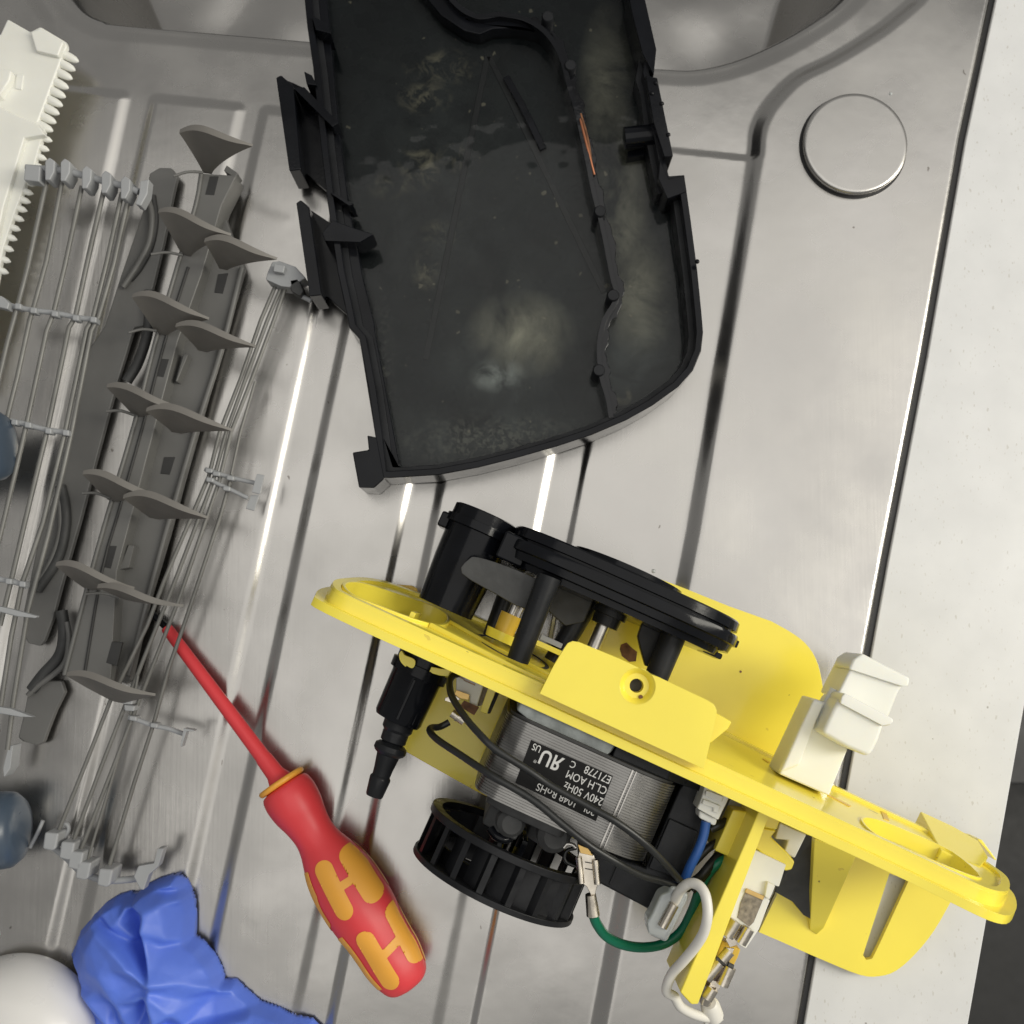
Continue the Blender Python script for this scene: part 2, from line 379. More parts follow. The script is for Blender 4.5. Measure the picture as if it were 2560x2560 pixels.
CE = [(2872, 0), (2560, 1772), (2421, 2560), (2386, 2760)]
cz = .0030
po = [W(p, cz) for p in OUT]; ce = [W(p, cz) for p in [(3065, -1100), (2921, -280)]+CE]
vs, fs = prism([Vector((p.x, p.y, cz)) for p in po+ce[::-1]], Vector((0, 0, -.03)))
ct = mk("worktop", vs, fs, M['quartz'], None, .0006); ct['kind'] = 'structure'
fl = mk("floor", [(-.6, -2, -.75), (3, -2, -.75), (3, 2, -.75), (-.6, 2, -.75)], [(0, 1, 2, 3)], M['floor'], None, 0, 0); fl['kind'] = 'structure'
b = W((2440, 1940), -.6)
pl = mk("cupboard_front", *prism([Vector((b.x-.3, b.y, -.55)), Vector((b.x+1.5, b.y-.0, -.55)), Vector((b.x+1.5, b.y+1.2, -.55)), Vector((b.x-.3, b.y+1.2, -.55))], Vector((0, 0, -.2))), M['gap'], None, .002)
pl['kind'] = 'structure'

# ================================================================ BLACK CASING
casing = thing("pump_casing", "black plastic casing half with broken side tabs and cloudy water pooled inside", "casing", W(QD(950, 900), .003))
zr = .024
oc = [(140, -320, zr), (182, 100, zr), (205, 260, zr), (235, 560, zr), (262, 790, zr), (300, 1050, zr), (335, 1210, zr), (345, 1265, zr), (384, 1310, zr), (420, 1500, zr), (446, 1690, zr), (468, 1850, zr-.004),
      (520, 1868, .006), (700, 1858, .005), (850, 1830, .005), (1000, 1792, .005), (1140, 1752, .005), (1270, 1708, .006), (1400, 1650, .008), (1500, 1592, .010), (1600, 1518, .012), (1660, 1450, .015), (1696, 1370, .018), (1708, 1290, .021), (1706, 1200, zr),
      (1690, 1040, zr), (1665, 850, zr), (1640, 675, zr), (1580, 680, zr), (1562, 600, zr), (1540, 480, zr), (1522, 330, zr), (1505, 280, zr), (1520, 200, zr), (1478, 0, zr), (1440, -320, zr)]
def cp(p): q = W(QD(p[0], p[1]), p[2]); return Vector((q.x, q.y, 0))
outer = [cp(p) for p in oc]
def offset(poly, r):
    n = len(poly); A = sum(poly[i-1].x*poly[i].y-poly[i].x*poly[i-1].y for i in range(n)); sg = 1 if A > 0 else -1
    out = []
    for i in range(n):
        p0, p1, p2 = poly[i-1], poly[i], poly[(i+1) % n]
        e1 = (p1-p0).normalized(); e2 = (p2-p1).normalized()
        n1 = Vector((-e1.y, e1.x, 0))*sg; n2 = Vector((-e2.y, e2.x, 0))*sg
        b = n1+n2; k = max(b.dot(n1), .35); out.append(p1+b/k*r)
    return out
zf = .0065
up = lambda L, z: [Vector((p.x, p.y, z)) for p in L]
inn = offset(outer, .0028)
mk("rim", *prism(up(outer, zr), Vector((0, 0, .002-zr)), [up(inn, zr)]), M['black'], casing, .0006)
inn2 = offset(outer, .0050); midr = offset(outer, .0026)
mk("inner_ledge", *prism(up(midr, zr-.006), Vector((0, 0, -.015)), [up(inn2, zr-.006)]), M['blackm'], casing, .0005)
fm = mat("scummed_black_base", (.0060, .0082, .0098), .28, 0, .3, 60, 0, 500, .4, spec=.18)
def wb(x, y, r1, r2, s): q = W(QD(x, y), zf); return (q.x, q.y, r1*.6469*.000168, r2*.6469*.000168, s)
blobs(fm, [wb(1010, 1290, 210, 170, .95), wb(1060, 1340, 130, 120, .8), wb(1460, 1130, 130, 260, .75), wb(1400, 760, 110, 380, .8), wb(1340, 330, 110, 330, .6), wb(1480, 1250, 110, 130, .6)], (.38, .365, .29), 42, .34, .74)
blobs(fm, [wb(900, 1440, 260, 170, .5), wb(700, 600, 420, 620, .20), wb(1050, 700, 260, 500, .10), wb(1000, 1200, 420, 420, .18), wb(900, 1680, 520, 150, .45), wb(700, 950, 300, 200, .28), wb(1450, 1400, 250, 200, .45), wb(950, 1000, 200, 350, .12)], (.15, .165, .165), 55, .36, .75)
blobs(fm, [wb(640, 380, 110, 70, 1.0), wb(700, 260, 150, 80, .7), wb(620, 640, 90, 110, .8), wb(760, 610, 90, 60, .6), wb(500, 720, 90, 60, .5), wb(700, 900, 90, 60, .6), wb(640, 1040, 60, 90, .7), wb(1400, 1530, 40, 40, 1)], (.24, .22, .16), 130, .47, .66)
blobs(fm, [wb(920, 1450, 110, 70, .9)], (.40, .43, .42), 75, .38, .66)
blobs(fm, [wb(900, 1700, 420, 110, .8), wb(470, 1500, 60, 400, .5)], (.12, .12, .105), 420, .48, .60)
specks(fm, (.22, .2, .15), 190, .22, .5)
base = mk("base", *prism(up(offset(outer, .0010), zf), Vector((0, 0, -.004))), fm, casing, 0)
# raised mouldings on the base
def rib(name, pts, w, z1, z0, m, parent, wv=None):
    P = smoothc([Vector((W(QD(*p), z1).x, W(QD(*p), z1).y, 0)) for p in pts], 6); L, Rr = [], []
    for i, p in enumerate(P):
        t = (P[min(i+1, len(P)-1)]-P[max(i-1, 0)]).normalized(); n = Vector((-t.y, t.x, 0))
        ww = w*(1+(wv*math.sin(i*.9)+wv*.6*math.sin(i*2.3) if wv else 0))
        L.append(p+n*ww/2); Rr.append(p-n*ww/2)
    return mk(name, *prism(up(L+Rr[::-1], z1), Vector((0, 0, z0-z1))), m, parent, .0003)
for a, b in (((880, 215), (640, 1390)), ((885, 215), (1330, 1130))):
    rib("base_rib", [a, ((a[0]+b[0])/2, (a[1]+b[1])/2), b], .0026, zf+.0004, zf, M['blackm'], casing)
rib("divider_rib", [(950, 295), (1020, 420), (1095, 575)], .0030, zf+.003, zf, M['black'], casing)
wall = [(560, -320), (720, -30), (830, 60), (930, 55), (1030, 75), (1110, 130), (1165, 220), (1195, 330), (1225, 430), (1262, 600), (1290, 740), (1325, 880), (1360, 1060), (1378, 1150), (1330, 1240), (1312, 1330), (1318, 1440), (1345, 1540), (1358, 1615)]
rib("divider_wall", wall, .0022, .0185, zf-.001, M['wet'], casing)
rib("sealing_strip", [(x+14, y) for x, y in wall[4:]], .0034, .0150, zf, M['wet'], casing, .38)
slab("divider_block", [QD(*p) for p in ((560, -330), (640, -150), (740, 0), (800, 75), (860, 88), (960, 62), (1060, 72), (1130, 125), (1180, 215), (1150, 205), (1090, 130), (1000, 108), (900, 112), (850, 134), (790, 120), (700, 60), (600, -60), (500, -330))], .0150, .0055, M['black'], casing, .0006)
for x, y in ((1112, 62), (1200, 250), (1315, 815), (1365, 1140), (1310, 1430)):
    q = W(QD(x, y), .0195); lathe("boss", (q.x, q.y, zf), (0, 0, 1), [(0, .0026), (.0122, .0026), (.0130, .0021), (.0130, .0003)], M['blackm'], casing, 24)
tube("copper_braid", [W(QD(x, y), z) for x, y, z in ((1228, 425, .0175), (1250, 510, .0185), (1270, 590, .018), (1292, 675, .016))], .00055, M['copper'], casing)
tube("copper_braid", [W(QD(x, y), z) for x, y, z in ((1238, 440, .0168), (1262, 520, .0175), (1276, 600, .017), (1282, 660, .016))], .0006, M['rust'], casing)
# peg on the right wall
p0 = W(QD(1405, 535), .017); p1 = W(QD(1550, 520), .017)
pg = p1-p0
lathe("peg", p0, pg, [(0, .0030), (.0003, .0046), (pg.length, .0046)], M['black'], casing, 28)
mk("peg_brace", *prism([W(QD(x, y), .012) for x, y in ((1420, 585), (1420, 610), (1535, 590), (1530, 560))], Vector((0, 0, -.006))), M['black'], casing, .0003)
# right rim blocks
for pts, z1 in (([(1420, -40), (1480, -40), (1532, 190), (1522, 290), (1478, 205), (1440, 60)], zr+.002), ([(1490, 290), (1535, 300), (1597, 604), (1562, 606), (1520, 470)], zr+.004), ([(1545, 610), (1580, 690), (1640, 678), (1650, 740), (1575, 768), (1540, 690)], zr+.0005)):
    slab("rim_block", [QD(*p) for p in pts], z1, .006, M['black'], casing)
for x, y in ((1530, 320), (1553, 400), (1578, 520), (1515, 360), (1690, 1010)):
    q = W(QD(x, y), zr+.0042); lathe("water_drop", (q.x, q.y, zr+.0040), (0, 0, 1), [(0, .0010), (.0005, .0008), (.0008, .0003)], M['black'], casing, 12, 180)
# left side: plate tabs standing out from the wall
def tabp(pts, z1, z0): return slab("side_tab", [QD(*p) for p in pts], z1, z0, M['black'], casing, .0004)
tabp([(75, 300), (128, 320), (170, 340), (305, 480), (330, 760), (262, 740), (160, 655), (120, 630)], .012, .009)
tabp([(165, 790), (270, 860), (340, 860), (400, 1220), (330, 1210), (262, 1150), (195, 1130)], .012, .009)
slab("side_tab_lip", [QD(*p) for p in ((62, 300), (82, 290), (128, 330), (158, 655), (113, 660))], .026, .006, M['black'], casing, .0005)
slab("side_tab_lip", [QD(*p) for p in ((140, 785), (158, 772), (190, 800), (238, 1140), (192, 1145))], .026, .006, M['black'], casing, .0005)
for pts in ([(170, 275), (200, 290), (220, 330), (180, 325)], [(130, 340), (170, 335), (305, 475), (280, 490)], [(270, 745), (290, 745), (362, 790), (345, 795)], [(240, 900), (280, 850), (360, 880), (440, 905), (390, 935), (250, 930)], [(200, 60), (262, 90), (275, 130), (215, 115)]):
    slab("broken_clip", [QD(*p) for p in pts], .026, .012, M['black'], casing, .0003)
slab("corner_foot", [QD(*p) for p in ((357, 1748), (420, 1738), (414, 1682), (450, 1690), (480, 1850), (440, 1886), (382, 1884))], .0245, .002, M['black'], casing, .0005)
slab("side_rail", [QD(*p) for p in ((143, -320), (228, -320), (300, 450), (345, 800), (400, 1080), (440, 1240), (445, 1280), (540, 1800), (475, 1850), (446, 1690), (384, 1310), (345, 1265), (300, 1050), (235, 560), (205, 260))], .0165, .004, M['black'], casing, .0006)
# water lying in the casing
wm = bpy.data.materials.new("murky_water"); wm.use_nodes = True; nt = wm.node_tree; nt.nodes.remove(nt.nodes["Principled BSDF"]); L = nt.links.new
g = nd(nt, 'ShaderNodeBsdfGlossy'); g.inputs['Roughness'].default_value = .02; tr = nd(nt, 'ShaderNodeBsdfTransparent'); tr.inputs[0].default_value = (.90, .92, .90, 1)
fr = nd(nt, 'ShaderNodeFresnel'); fr.inputs[0].default_value = 1.333; ms = nd(nt, 'ShaderNodeMixShader')
tc = nd(nt, 'ShaderNodeTexCoord'); nn = nd(nt, 'ShaderNodeTexNoise'); nn.inputs['Scale'].default_value = 45; nn.inputs['Detail'].default_value = 2; L(tc.outputs['Object'], nn.inputs[0])
bp = nd(nt, 'ShaderNodeBump'); bp.inputs['Distance'].default_value = .0004; L(nn.outputs[0], bp.inputs['Height']); L(bp.outputs[0], g.inputs['Normal']); L(bp.outputs[0], fr.inputs['Normal'])
L(fr.outputs[0], ms.inputs[0]); L(tr.outputs[0], ms.inputs[1]); L(g.outputs[0], ms.inputs[2]); L(ms.outputs[0], nt.nodes["Material Output"].inputs[0])
wo = up(offset(outer, .0042), zf+.0022)
wt = mk("standing_water", wo, [tuple(t) for t in tessellate_polygon([wo])], wm, None, 0, 0); wt['kind'] = 'stuff'
wt['label'] = "shallow cloudy water lying in the black casing"

for p, r_ in ((QM(865, 370), .0011), (QM(1140, 380), .0009), (QH(1245, 495), .0008)):
    c = W(p, .001)
    lathe("water_drop", (c.x, c.y, (DK if p[0] > 1990 else .0016)-.0002), (0, 0, 1), [(0, r_), (.0003, r_*.85), (.0005, r_*.5), (.00055, r_*.1)], M['clear'], sink, 16, 180)
# ================================================================ YELLOW PUMP UNIT
K, A0 = .15, 6.5
unit = thing("pump_motor_unit", "yellow plastic mount plate carrying a pump motor, black fan wheel and loose wires", "pump motor", U(70, 30, 4))
Y = M['yellow']
LIP = sm2([(-66.5, 72), (-64, 78), (-48, 80.5), (-29, 81), (-5, 81.5), (37, 82), (67, 83), (104, 84), (128, 85), (152, 86.5), (166, 88.5), (176, 90.5), (184, 90.5), (192, 85), (201, 70), (208, 53), (210, 42), (206, 33), (195, 26), (175, 22), (142, 18), (100, 10), (60, 5), (15, 4), (-20, 5), (-42, 8), (-55, 15), (-63, 30), (-67, 48), (-68, 62)], 3)
MAIN = sm2([(-62, 73), (-58, 77), (-48, 78), (-29, 78.5), (-5, 79), (37, 79.5), (67, 80.5), (104, 81.5), (128, 82.5), (152, 84), (166, 85.5), (176, 86.5), (183, 85.5), (191, 79), (198, 67), (203, 53), (202, 45), (196, 36), (185, 30), (174, 27.5), (161, 26.5), (142, 24), (121, 20), (100, 13), (60, 7), (15, 6), (-20, 7), (-39, 11), (-52, 18), (-59, 30), (-63, 48), (-64.5, 62)], 3)
def shrink(pts, r):
    v = [Vector((x, y)) for x, y in pts]; n = len(v); out = []
    A = sum(v[i-1].x*v[i].y-v[i].x*v[i-1].y for i in range(n)); sg = 1 if A > 0 else -1
    for i in range(n):
        t = (v[(i+1) % n]-v[i-1]).normalized(); out.append((v[i].x-t.y*sg*r, v[i].y+t.x*sg*r))
    return out
def face(pts, d0, d1, holes=()):             # solid lying d0..d1 mm behind the leaning face
    return uzpoly(pts, A0+d0, A0+d1, holes, K)
fc = lambda p: onface(p)
def hole(pts, lo=16, hi=77):
    q = [onface(p) for p in pts]; return sm2([(a, min(hi, max(lo, b))) for a, b in q], 4)
hL = hole([QL(*p) for p in ((325, 810), (380, 785), (500, 800), (800, 895), (1010, 965), (1140, 1050), (1090, 1115), (900, 1080), (600, 970), (400, 890))])
hR = hole([QR(*p) for p in ((750, 1385), (850, 1385), (1100, 1480), (1400, 1620), (1600, 1800), (1400, 1770), (1100, 1650), (850, 1500))])
mk("base_plate", *face(MAIN, 0, 5.0, [hL, hR]), Y, unit, .0007)
mk("plate_lip", *face(LIP, 4.3, 7.4, [shrink(LIP, 8)]), Y, unit, .0006)
mk("rim_bead", *face(shrink(MAIN, .25), -1.1, .2, [shrink(MAIN, 3.4)]), Y, unit, .0008)
def grow(loop, k, dz=0):
    cx = sum(p[0] for p in loop)/len(loop); cy = sum(p[1] for p in loop)/len(loop)
    out = []
    for p in loop:
        d = math.hypot(p[0]-cx, p[1]-cy); out.append((p[0]+(p[0]-cx)/d*k, p[1]+(p[1]-cy)/d*k))
    return out
mk("hole_collar", *face(grow(hL, 1.5), -1.3, 6.5, [grow(hL, .1)]), Y, unit, .0005)
mk("hole_collar", *face(grow(hR, 1.0), -.7, 6.5, [grow(hR, .1)]), Y, unit, .0005)
c = [onface(QL(*p)) for p in ((900, 1010),)][0]
mk("collar_web", *ubox(c[0]-1, c[0]+1, 13.5, 18, 36, 62), Y, unit, .0004)
mk("inner_bead", *face([(-26, 64), (8, 73), (60, 77), (60, 74.5), (8, 70.5), (-24, 61)], -1.8, .1), Y, unit, .0004)
mk("inner_bead", *face([(-22, 40), (0, 52), (40, 60), (60, 62), (60, 60), (40, 58), (0, 49.5), (-20, 38)], -1.4, .1), Y, unit, .0004)
# screw tab, standing forward from the near edge
tabpx = [(295, 1290), (400, 1080), (480, 950), (505, 915), (540, 900), (590, 908), (900, 1035), (1250, 1200), (1540, 1338), (1590, 1370), (1612, 1415), (1600, 1480), (1560, 1660), (1515, 1850)]
tab = [ua(QM(*p), 86) for p in tabpx]
sc_c = ua(QM(1022, 1235), 86)
mk("screw_tab", *prism([U(u, a, 86) for u, a in tab], ZV*-.0032, [[U(u, a, 86) for u, a in circ(*sc_c, 6.1, 36)]]), Y, unit, .0006)
vs, fs = lathe_geo(U(*sc_c, 82.6), ZV, [(.0034, .0061), (.0030, .0056), (.0012, .0045), (.0007, .0042), (.0007, .0024), (-.004, .0024)], 40, cap=False)
mk("screw_recess", vs, fs, Y, unit, 0, 30)
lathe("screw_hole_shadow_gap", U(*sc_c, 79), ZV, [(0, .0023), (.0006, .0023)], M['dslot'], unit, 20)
q = ua(QM(1046, 1316), 84); lathe("rust_stain", U(*q, 83.75), ZV, [(0, .0008), (.0001, .0007)], M['rust'], unit, 9)
mk("tab_ledge", *upoly([ua(QM(*p), 74) for p in ((1560, 1420), (1610, 1435), (1722, 1500), (1700, 1545), (1560, 1660), (1540, 1620))], 74, 66), Y, unit, .0005)
# lower wings lying on the draining board
wz = 9
wing = sm2([ua(p, wz) for p in [QM(880, 410), QM(960, 395), QM(1080, 405), QM(1300, 480), QM(1700, 640)]], 3, False)+sm2([ua(p, wz) for p in [QG(880, 255), QG(960, 300), QG(1020, 345), QG(1065, 410), QG(1090, 500), QG(1103, 610)]], 3, False)
wing += [(136, -9), (137, 14), (20, 12), (24, -30)]
mk("upper_wing", *upoly(wing, wz, wz-2.6), Y, unit, .0006)
slot = [ua(QG(*p), wz) for p in ((1372, 1305), (1452, 1335), (1330, 1600), (1300, 1660), (1275, 1665), (1262, 1645))]
lw = [ua(QG(*p), wz) for p in ((828, 1550), (900, 1400), (960, 1200))]+[(136, 18), (208, 18)]+sm2([ua(QG(*p), wz) for p in ((1640, 1400), (1560, 1540), (1480, 1640), (1400, 1710), (1330, 1733), (1250, 1728), (1100, 1668), (900, 1580))], 3, False)
mk("lower_wing", *prism([U(u, a, wz) for u, a in lw], ZV*-.0026, [[U(u, a, wz) for u, a in slot]]), Y, unit, 0)
lw2 = [(-24, 18), (60, 18), (60, 72)]+[ua(QE(*p), wz) for p in ((940, 1668), (800, 1590), (570, 1460), (540, 1420))]+[(-26, 50)]
mk("lower_wing", *upoly(lw2, wz, wz-2.6), Y, unit, .0006)
# gusset on the right wing
g0 = [ua(QG(*p), 40) for p in ((1062, 1165), (1130, 1190))]
gus = [W(QG(1060, 1160), .045), W(QG(1235, 1230), .045), W(QG(1100, 1530), .0095), W(QG(1070, 1560), .0095), W(QG(1040, 1540), .0095)]
vs = gus+[p+ZV*-.003 for p in gus]; mk("gusset", gus+[p-ZV*.004 for p in gus], [(0, 1, 2, 3, 4), (9, 8, 7, 6, 5)]+[(i, (i+1) % 5, (i+1) % 5+5, i+5) for i in range(5)], Y, unit, .0003)
# far-side details of the plate
wd_ = [onface(QR(*p)) for p in ((1175, 1310), (1330, 1600), (1160, 1520), (1115, 1410))]
pr = [U(150, 8, 12), U(150, 8, 12)]
def wedge(pts, d):                                   # raised block on the face between picture points, standing d mm proud
    q = [onface(p) for p in pts]; q = [(a, min(80, max(8, b))) for a, b in q]
    return face(q, -d, .3)
QS = crop(2160, 1960, .20704)
eb = [W(QS(*p), z) for p, z in (((680, 325), .016), ((1060, 500), .018), ((1380, 680), .024), ((1500, 880), .038), ((1400, 1000), .052), ((930, 800), .050))]
mk("end_block", *prism(eb, AV*.0085-ZV*.001), Y, unit, .0005)
mk("end_rib", *prism([U(*ua(QR(*p), 20), 20) for p in ((1590, 1515), (1625, 1520), (1735, 1670), (1720, 1670))], ZV*-.012), Y, unit, .0003)
for pts in (((885, 1315), (925, 1330), (945, 1385), (905, 1370)), ((1385, 1565), (1400, 1570), (1465, 1610), (1430, 1600)), ((15, 930), (30, 930), (75, 955), (60, 960)), ((95, 1010), (110, 1008), (160, 1030), (145, 1035)), ((490, 1195), (510, 1195), (665, 1275), (650, 1280))):
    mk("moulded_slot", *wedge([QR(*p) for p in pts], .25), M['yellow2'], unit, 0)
for cpt in (QL(1300, 1355), QR(380, 1243), QR(1285, 1685)):
    w = onface(cpt); o_ = U(A0*0+w[0], A0+K*w[1]-1.7, w[1]); lathe("dirt_speck", o_, AV, [(0, .0004), (.0001, .0004)], M['rust'], unit, 8)
mk("oil_stain", *upoly([ua(QM(*p), wz+.06) for p in ((900, 925), (940, 910), (980, 950), (1020, 980), (1010, 1050), (960, 1055), (905, 1010), (890, 960))], wz+.08, wz+.02), M['rust'], unit, 0)
p_ = ua(QG(752, 465), wz); lathe("dirt_speck", U(*p_, wz), ZV, [(0, .0005), (.0001, .0005)], M['rust'], unit, 8)
# left clip seen past the plate
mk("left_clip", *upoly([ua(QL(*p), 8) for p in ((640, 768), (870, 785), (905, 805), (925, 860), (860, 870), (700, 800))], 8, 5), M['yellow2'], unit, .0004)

# ---- arm holding the switch
arm = [ua(QG(*p), 76) for p in ((828, 1045), (872, 1060), (575, 1848), (545, 1850), (500, 1800))]
mk("switch_arm", *upoly(arm, 76, 42), Y, unit, .0005)
mk("arm_block", *upoly([ua(QN(*p), 62) for p in ((820, 260), (1020, 290), (880, 720), (655, 620))], 62, 36), M['yellow'], unit, .0006)
mk("arm_shelf", *upoly([ua(QN(*p), 46) for p in ((760, 700), (880, 720), (480, 1640), (400, 1640))], 46, 43), Y, unit, .0004)
mk("switch_bracket", *upoly([ua(QN(*p), 58) for p in ((1080, 420), (1200, 440), (1150, 500), (1300, 640), (1360, 720), (1330, 790), (1280, 800), (1010, 600))], 58, 44), M['yellow'], unit, .0006)
mk("switch_bracket", *upoly([ua(QN(*p), 60) for p in ((1120, 280), (1240, 340), (1200, 440), (1090, 420))], 60, 50), M['yellow'], unit, .0006)

# ---- black fan wheel: one ring, one back disc, hub and single blades
fcx, fcz, fr = 33.5, 45.5, 31.5
FA = M['fan']
fo = U(fcx, 0, fcz)
def alathe(name, cu, cz, prof, m, parent, seg=64, smooth=35, cap=True, bevel=0):
    vs, fs = lathe_geo(U(cu, 0, cz), AV, [(a*.001, r*.001) for a, r in prof], seg, UV, cap); return mk(name, vs, fs, m, parent, bevel, smooth)
def ring(name, cu, cz, a0, a1, ri, ro, m, parent, seg=72, b=.0003):
    vs, fs = lathe_geo(U(cu, 0, cz), AV, [(a0*.001, ri*.001), (a0*.001, ro*.001), (a1*.001, ro*.001), (a1*.001, ri*.001), (a0*.001, ri*.001)], seg, UV, False); return mk(name, vs, fs, m, parent, b, 35)
fanw = ring("fan_wheel", fcx, fcz, 74.5, 77.2, 28.6, 32.3, FA, unit, 96)
ring("back_ring", fcx, fcz, 91.2, 93.4, 24, 32.0, FA, fanw, 96)
alathe("hub", fcx, fcz, [(79, 3), (80, 5), (93, 6)], FA, fanw, 24)
blade_me = None
nb = 18
for i in range(nb):
    th = 2*math.pi*i/nb; cu_, su_ = math.cos(th), math.sin(th)
    def bp_(r, s, a): return U(fcx+cu_*r-su_*s, a, fcz+su_*r+cu_*s)
    sec = [(31.0, -1.1), (31.2, 1.1), (28.6, 2.4), (25.4, 7.6), (24.6, 6.8), (28.0, 1.0)]
    c8 = [bp_(r, s_, a) for a in (76.8, 91.6) for r, s_ in sec]
    mk("blade", c8, [(0, 1, 2, 3, 4, 5), (11, 10, 9, 8, 7, 6)]+[(j, j+6, (j+1) % 6+6, (j+1) % 6) for j in range(6)], FA, fanw, 0, 0)
ring("inner_drum", fcx, fcz, 86, 92, 23.2, 24.2, FA, fanw, 72, 0)
for i in range(6):
    th = 2*math.pi*(i+.3)/6; cu_, su_ = math.cos(th), math.sin(th)
    c8 = [U(fcx+cu_*r-su_*s, a, fcz+su_*r+cu_*s) for a in (90.0, 92.2) for r, s in ((5, -1.6), (23.5, -1.2), (23.5, 1.2), (5, 1.6))]
    mk("spoke", c8, [(0, 1, 2, 3), (7, 6, 5, 4), (0, 4, 5, 1), (1, 5, 6, 2), (2, 6, 7, 3), (3, 7, 4, 0)], FA, fanw, .0002)
alathe("motor_shaft", fcx, fcz, [(66, 2.0), (82, 2.0)], M['bare'], unit, 20)

# ---- motor
prof = sm2([(12.0, 62), (12.2, 74), (13.8, 81), (18, 84.2), (24, 85), (56, 85), (63, 84), (70, 80.5), (75.5, 73), (78, 62)], 3, False)+[(78, 14), (12, 14)]
def pinset(pr, k): 
    cx, cy = 45, 48; return [(cx+(x-cx)*(1-k/33), cy+(y-cy)*(1-k/36)) for x, y in pr]
ns = 31; parts = []
for i in range(ns):
    a0 = 31.0+i*.91; parts.append(uzpoly(prof, a0, a0+.62)); 
parts.append(uzpoly(pinset(prof, .5), 31.1, 31+ns*.91-.3))
st = mk("lamination_stack", *merge(parts), M['lamin'], unit, 0, 25); st['kind'] = 'stuff'
mk("stack_seam", *merge([ubox(58.2, 58.7, 30.9, 59.2, 84.6, 85.25), ubox(59.6, 59.9, 30.9, 59.2, 84.4, 85.2)]), M['bare'], unit, 0)
mk("end_plate", *uzpoly(pinset(prof, 1.0), 30.0, 30.9), M['dslot'], unit, .0003)
mk("cast_bracket", *upoly([(14.5, 24.6), (51, 24.6), (50, 29), (47.5, 31.8), (22, 31.2), (14.5, 29)], 80, 20), M['cast'], unit, .0008)
mk("bobbin", *uzpoly([(51, 30), (51, 79), (72, 76), (80, 66), (90, 58), (92, 30)], 24.6, 30.2), M['blackm'], unit, .0006)
mk("coil_housing", *upoly([ua(QF(*p), 58) for p in ((1440, 520), (1560, 560), (1530, 760), (1440, 1080), (1350, 1160), (1250, 1245), (1170, 1200), (960, 1090), (880, 1100), (870, 880), (1210, 1010), (1390, 590))], 58, 22), M['blackm'], unit, .0008)
mk("housing_lid", *upoly([ua(QF(*p), 62) for p in ((1345, 750), (1500, 820), (1420, 1040), (1380, 1070), (1230, 1020))], 59.5, 57), M['blackm'], unit, .0005)
for x, y in ((1050, 1030),):
    q = ua(QF(x, y), 58.5); mk("housing_rib", *ubox(q[0]-.5, q[0]+.5, q[1]-3, q[1]+5, 56, 58.8), M['blackm'], unit, .0003)
vs, fs = merge([uzpoly([(18, 30), (18, 70), (24, 74), (46, 74), (51, 66), (51, 30)], 58.8, 63.5), uzpoly([(20, 34), (20, 66), (26, 71), (33, 71), (34, 34)], 63.4, 71), uzpoly([(36, 34), (36, 66), (40, 70), (46, 70), (49, 64), (49, 34)], 63.4, 69)])
mk("bearing_housing", vs, fs, M['dgrey'], unit, .001)
lathe("bearing_cap", U(28, 66, 66), (UV*.2+ZV), [(0, .0052), (.0055, .005), (.007, .0035), (.0072, .0005)], M['dgrey'], unit, 30)
lathe("bearing_cap", U(43, 64, 62), (UV*.2+ZV), [(0, .0062), (.0085, .006), (.0105, .004), (.0106, .0005)], M['dgrey'], unit, 30)
tube("oil_wick", [U(23.5, 71, 69), U(26, 72.2, 70.5), U(29, 72.2, 70.5), U(31, 71, 69)], .0016, M['black'], unit)
mk("fan_clamp", *merge([ubox(28, 30, 72, 79, 44, 62), ubox(36, 38, 71, 79, 44, 62), ubox(28, 38, 78, 80, 42, 58)]), M['black'], unit, .0004)
# rating label with its print
lab = [ua(QE(*p), 85.4) for p in ((1240, 1395), (1680, 1590), (1588, 1832), (1155, 1625))]
lb = mk("rating_label", *upoly(lab, 85.32, 85.1), M['label'], unit, .00005)
def text(s, u, a, size, parent, mirror=False, bold=0, z=85.36, mw=1.0):
    cu = bpy.data.curves.new("lettering", 'FONT'); cu.body = s; cu.size = size*.001; cu.extrude = .00003; cu.offset = bold
    o = bpy.data.objects.new("lettering", cu); COL.objects.link(o); cu.materials.append(M['ink'])
    X_, Y_ = -UV, AV
    mtx = Matrix(((X_.x*(-1 if mirror else 1)*mw, Y_.x, 0, 0), (X_.y*(-1 if mirror else 1)*mw, Y_.y, 0, 0), (0, 0, 1, 0), (0, 0, 0, 1)))
    o.matrix_world = Matrix.Translation(U(u, a, z)) @ mtx
    bpy.context.view_layer.update(); me = bpy.data.meshes.new_from_object(o); me.transform(o.matrix_world)
    bpy.data.objects.remove(o); m2 = bpy.data.objects.new("lettering", me); COL.objects.link(m2); par(m2, parent); return m2
text("E71778", 53.0, 35.9, 3.75, lb, mw=.86)
text("CL.H AOM", 53.1, 39.75, 3.75, lb, mw=.84)
text("240V 50Hz", 53.4, 43.6, 3.75, lb, mw=.84)
text("\u00b7 20L  1048 RoHS", 54.2, 47.8, 3.6, lb, mw=.90)
text("R", 32.2, 36.9, 7.0, lb, True, .00012, mw=.85)
text("U", 32.0, 36.9, 7.0, lb, False, .00012, mw=.85)
text("C", 40.2, 36.4, 3.2, lb, mw=.9)
text("US", 27.3, 36.3, 3.3, lb, mw=.8)
text("\u00ae", 27.6, 41.2, 1.4, lb)

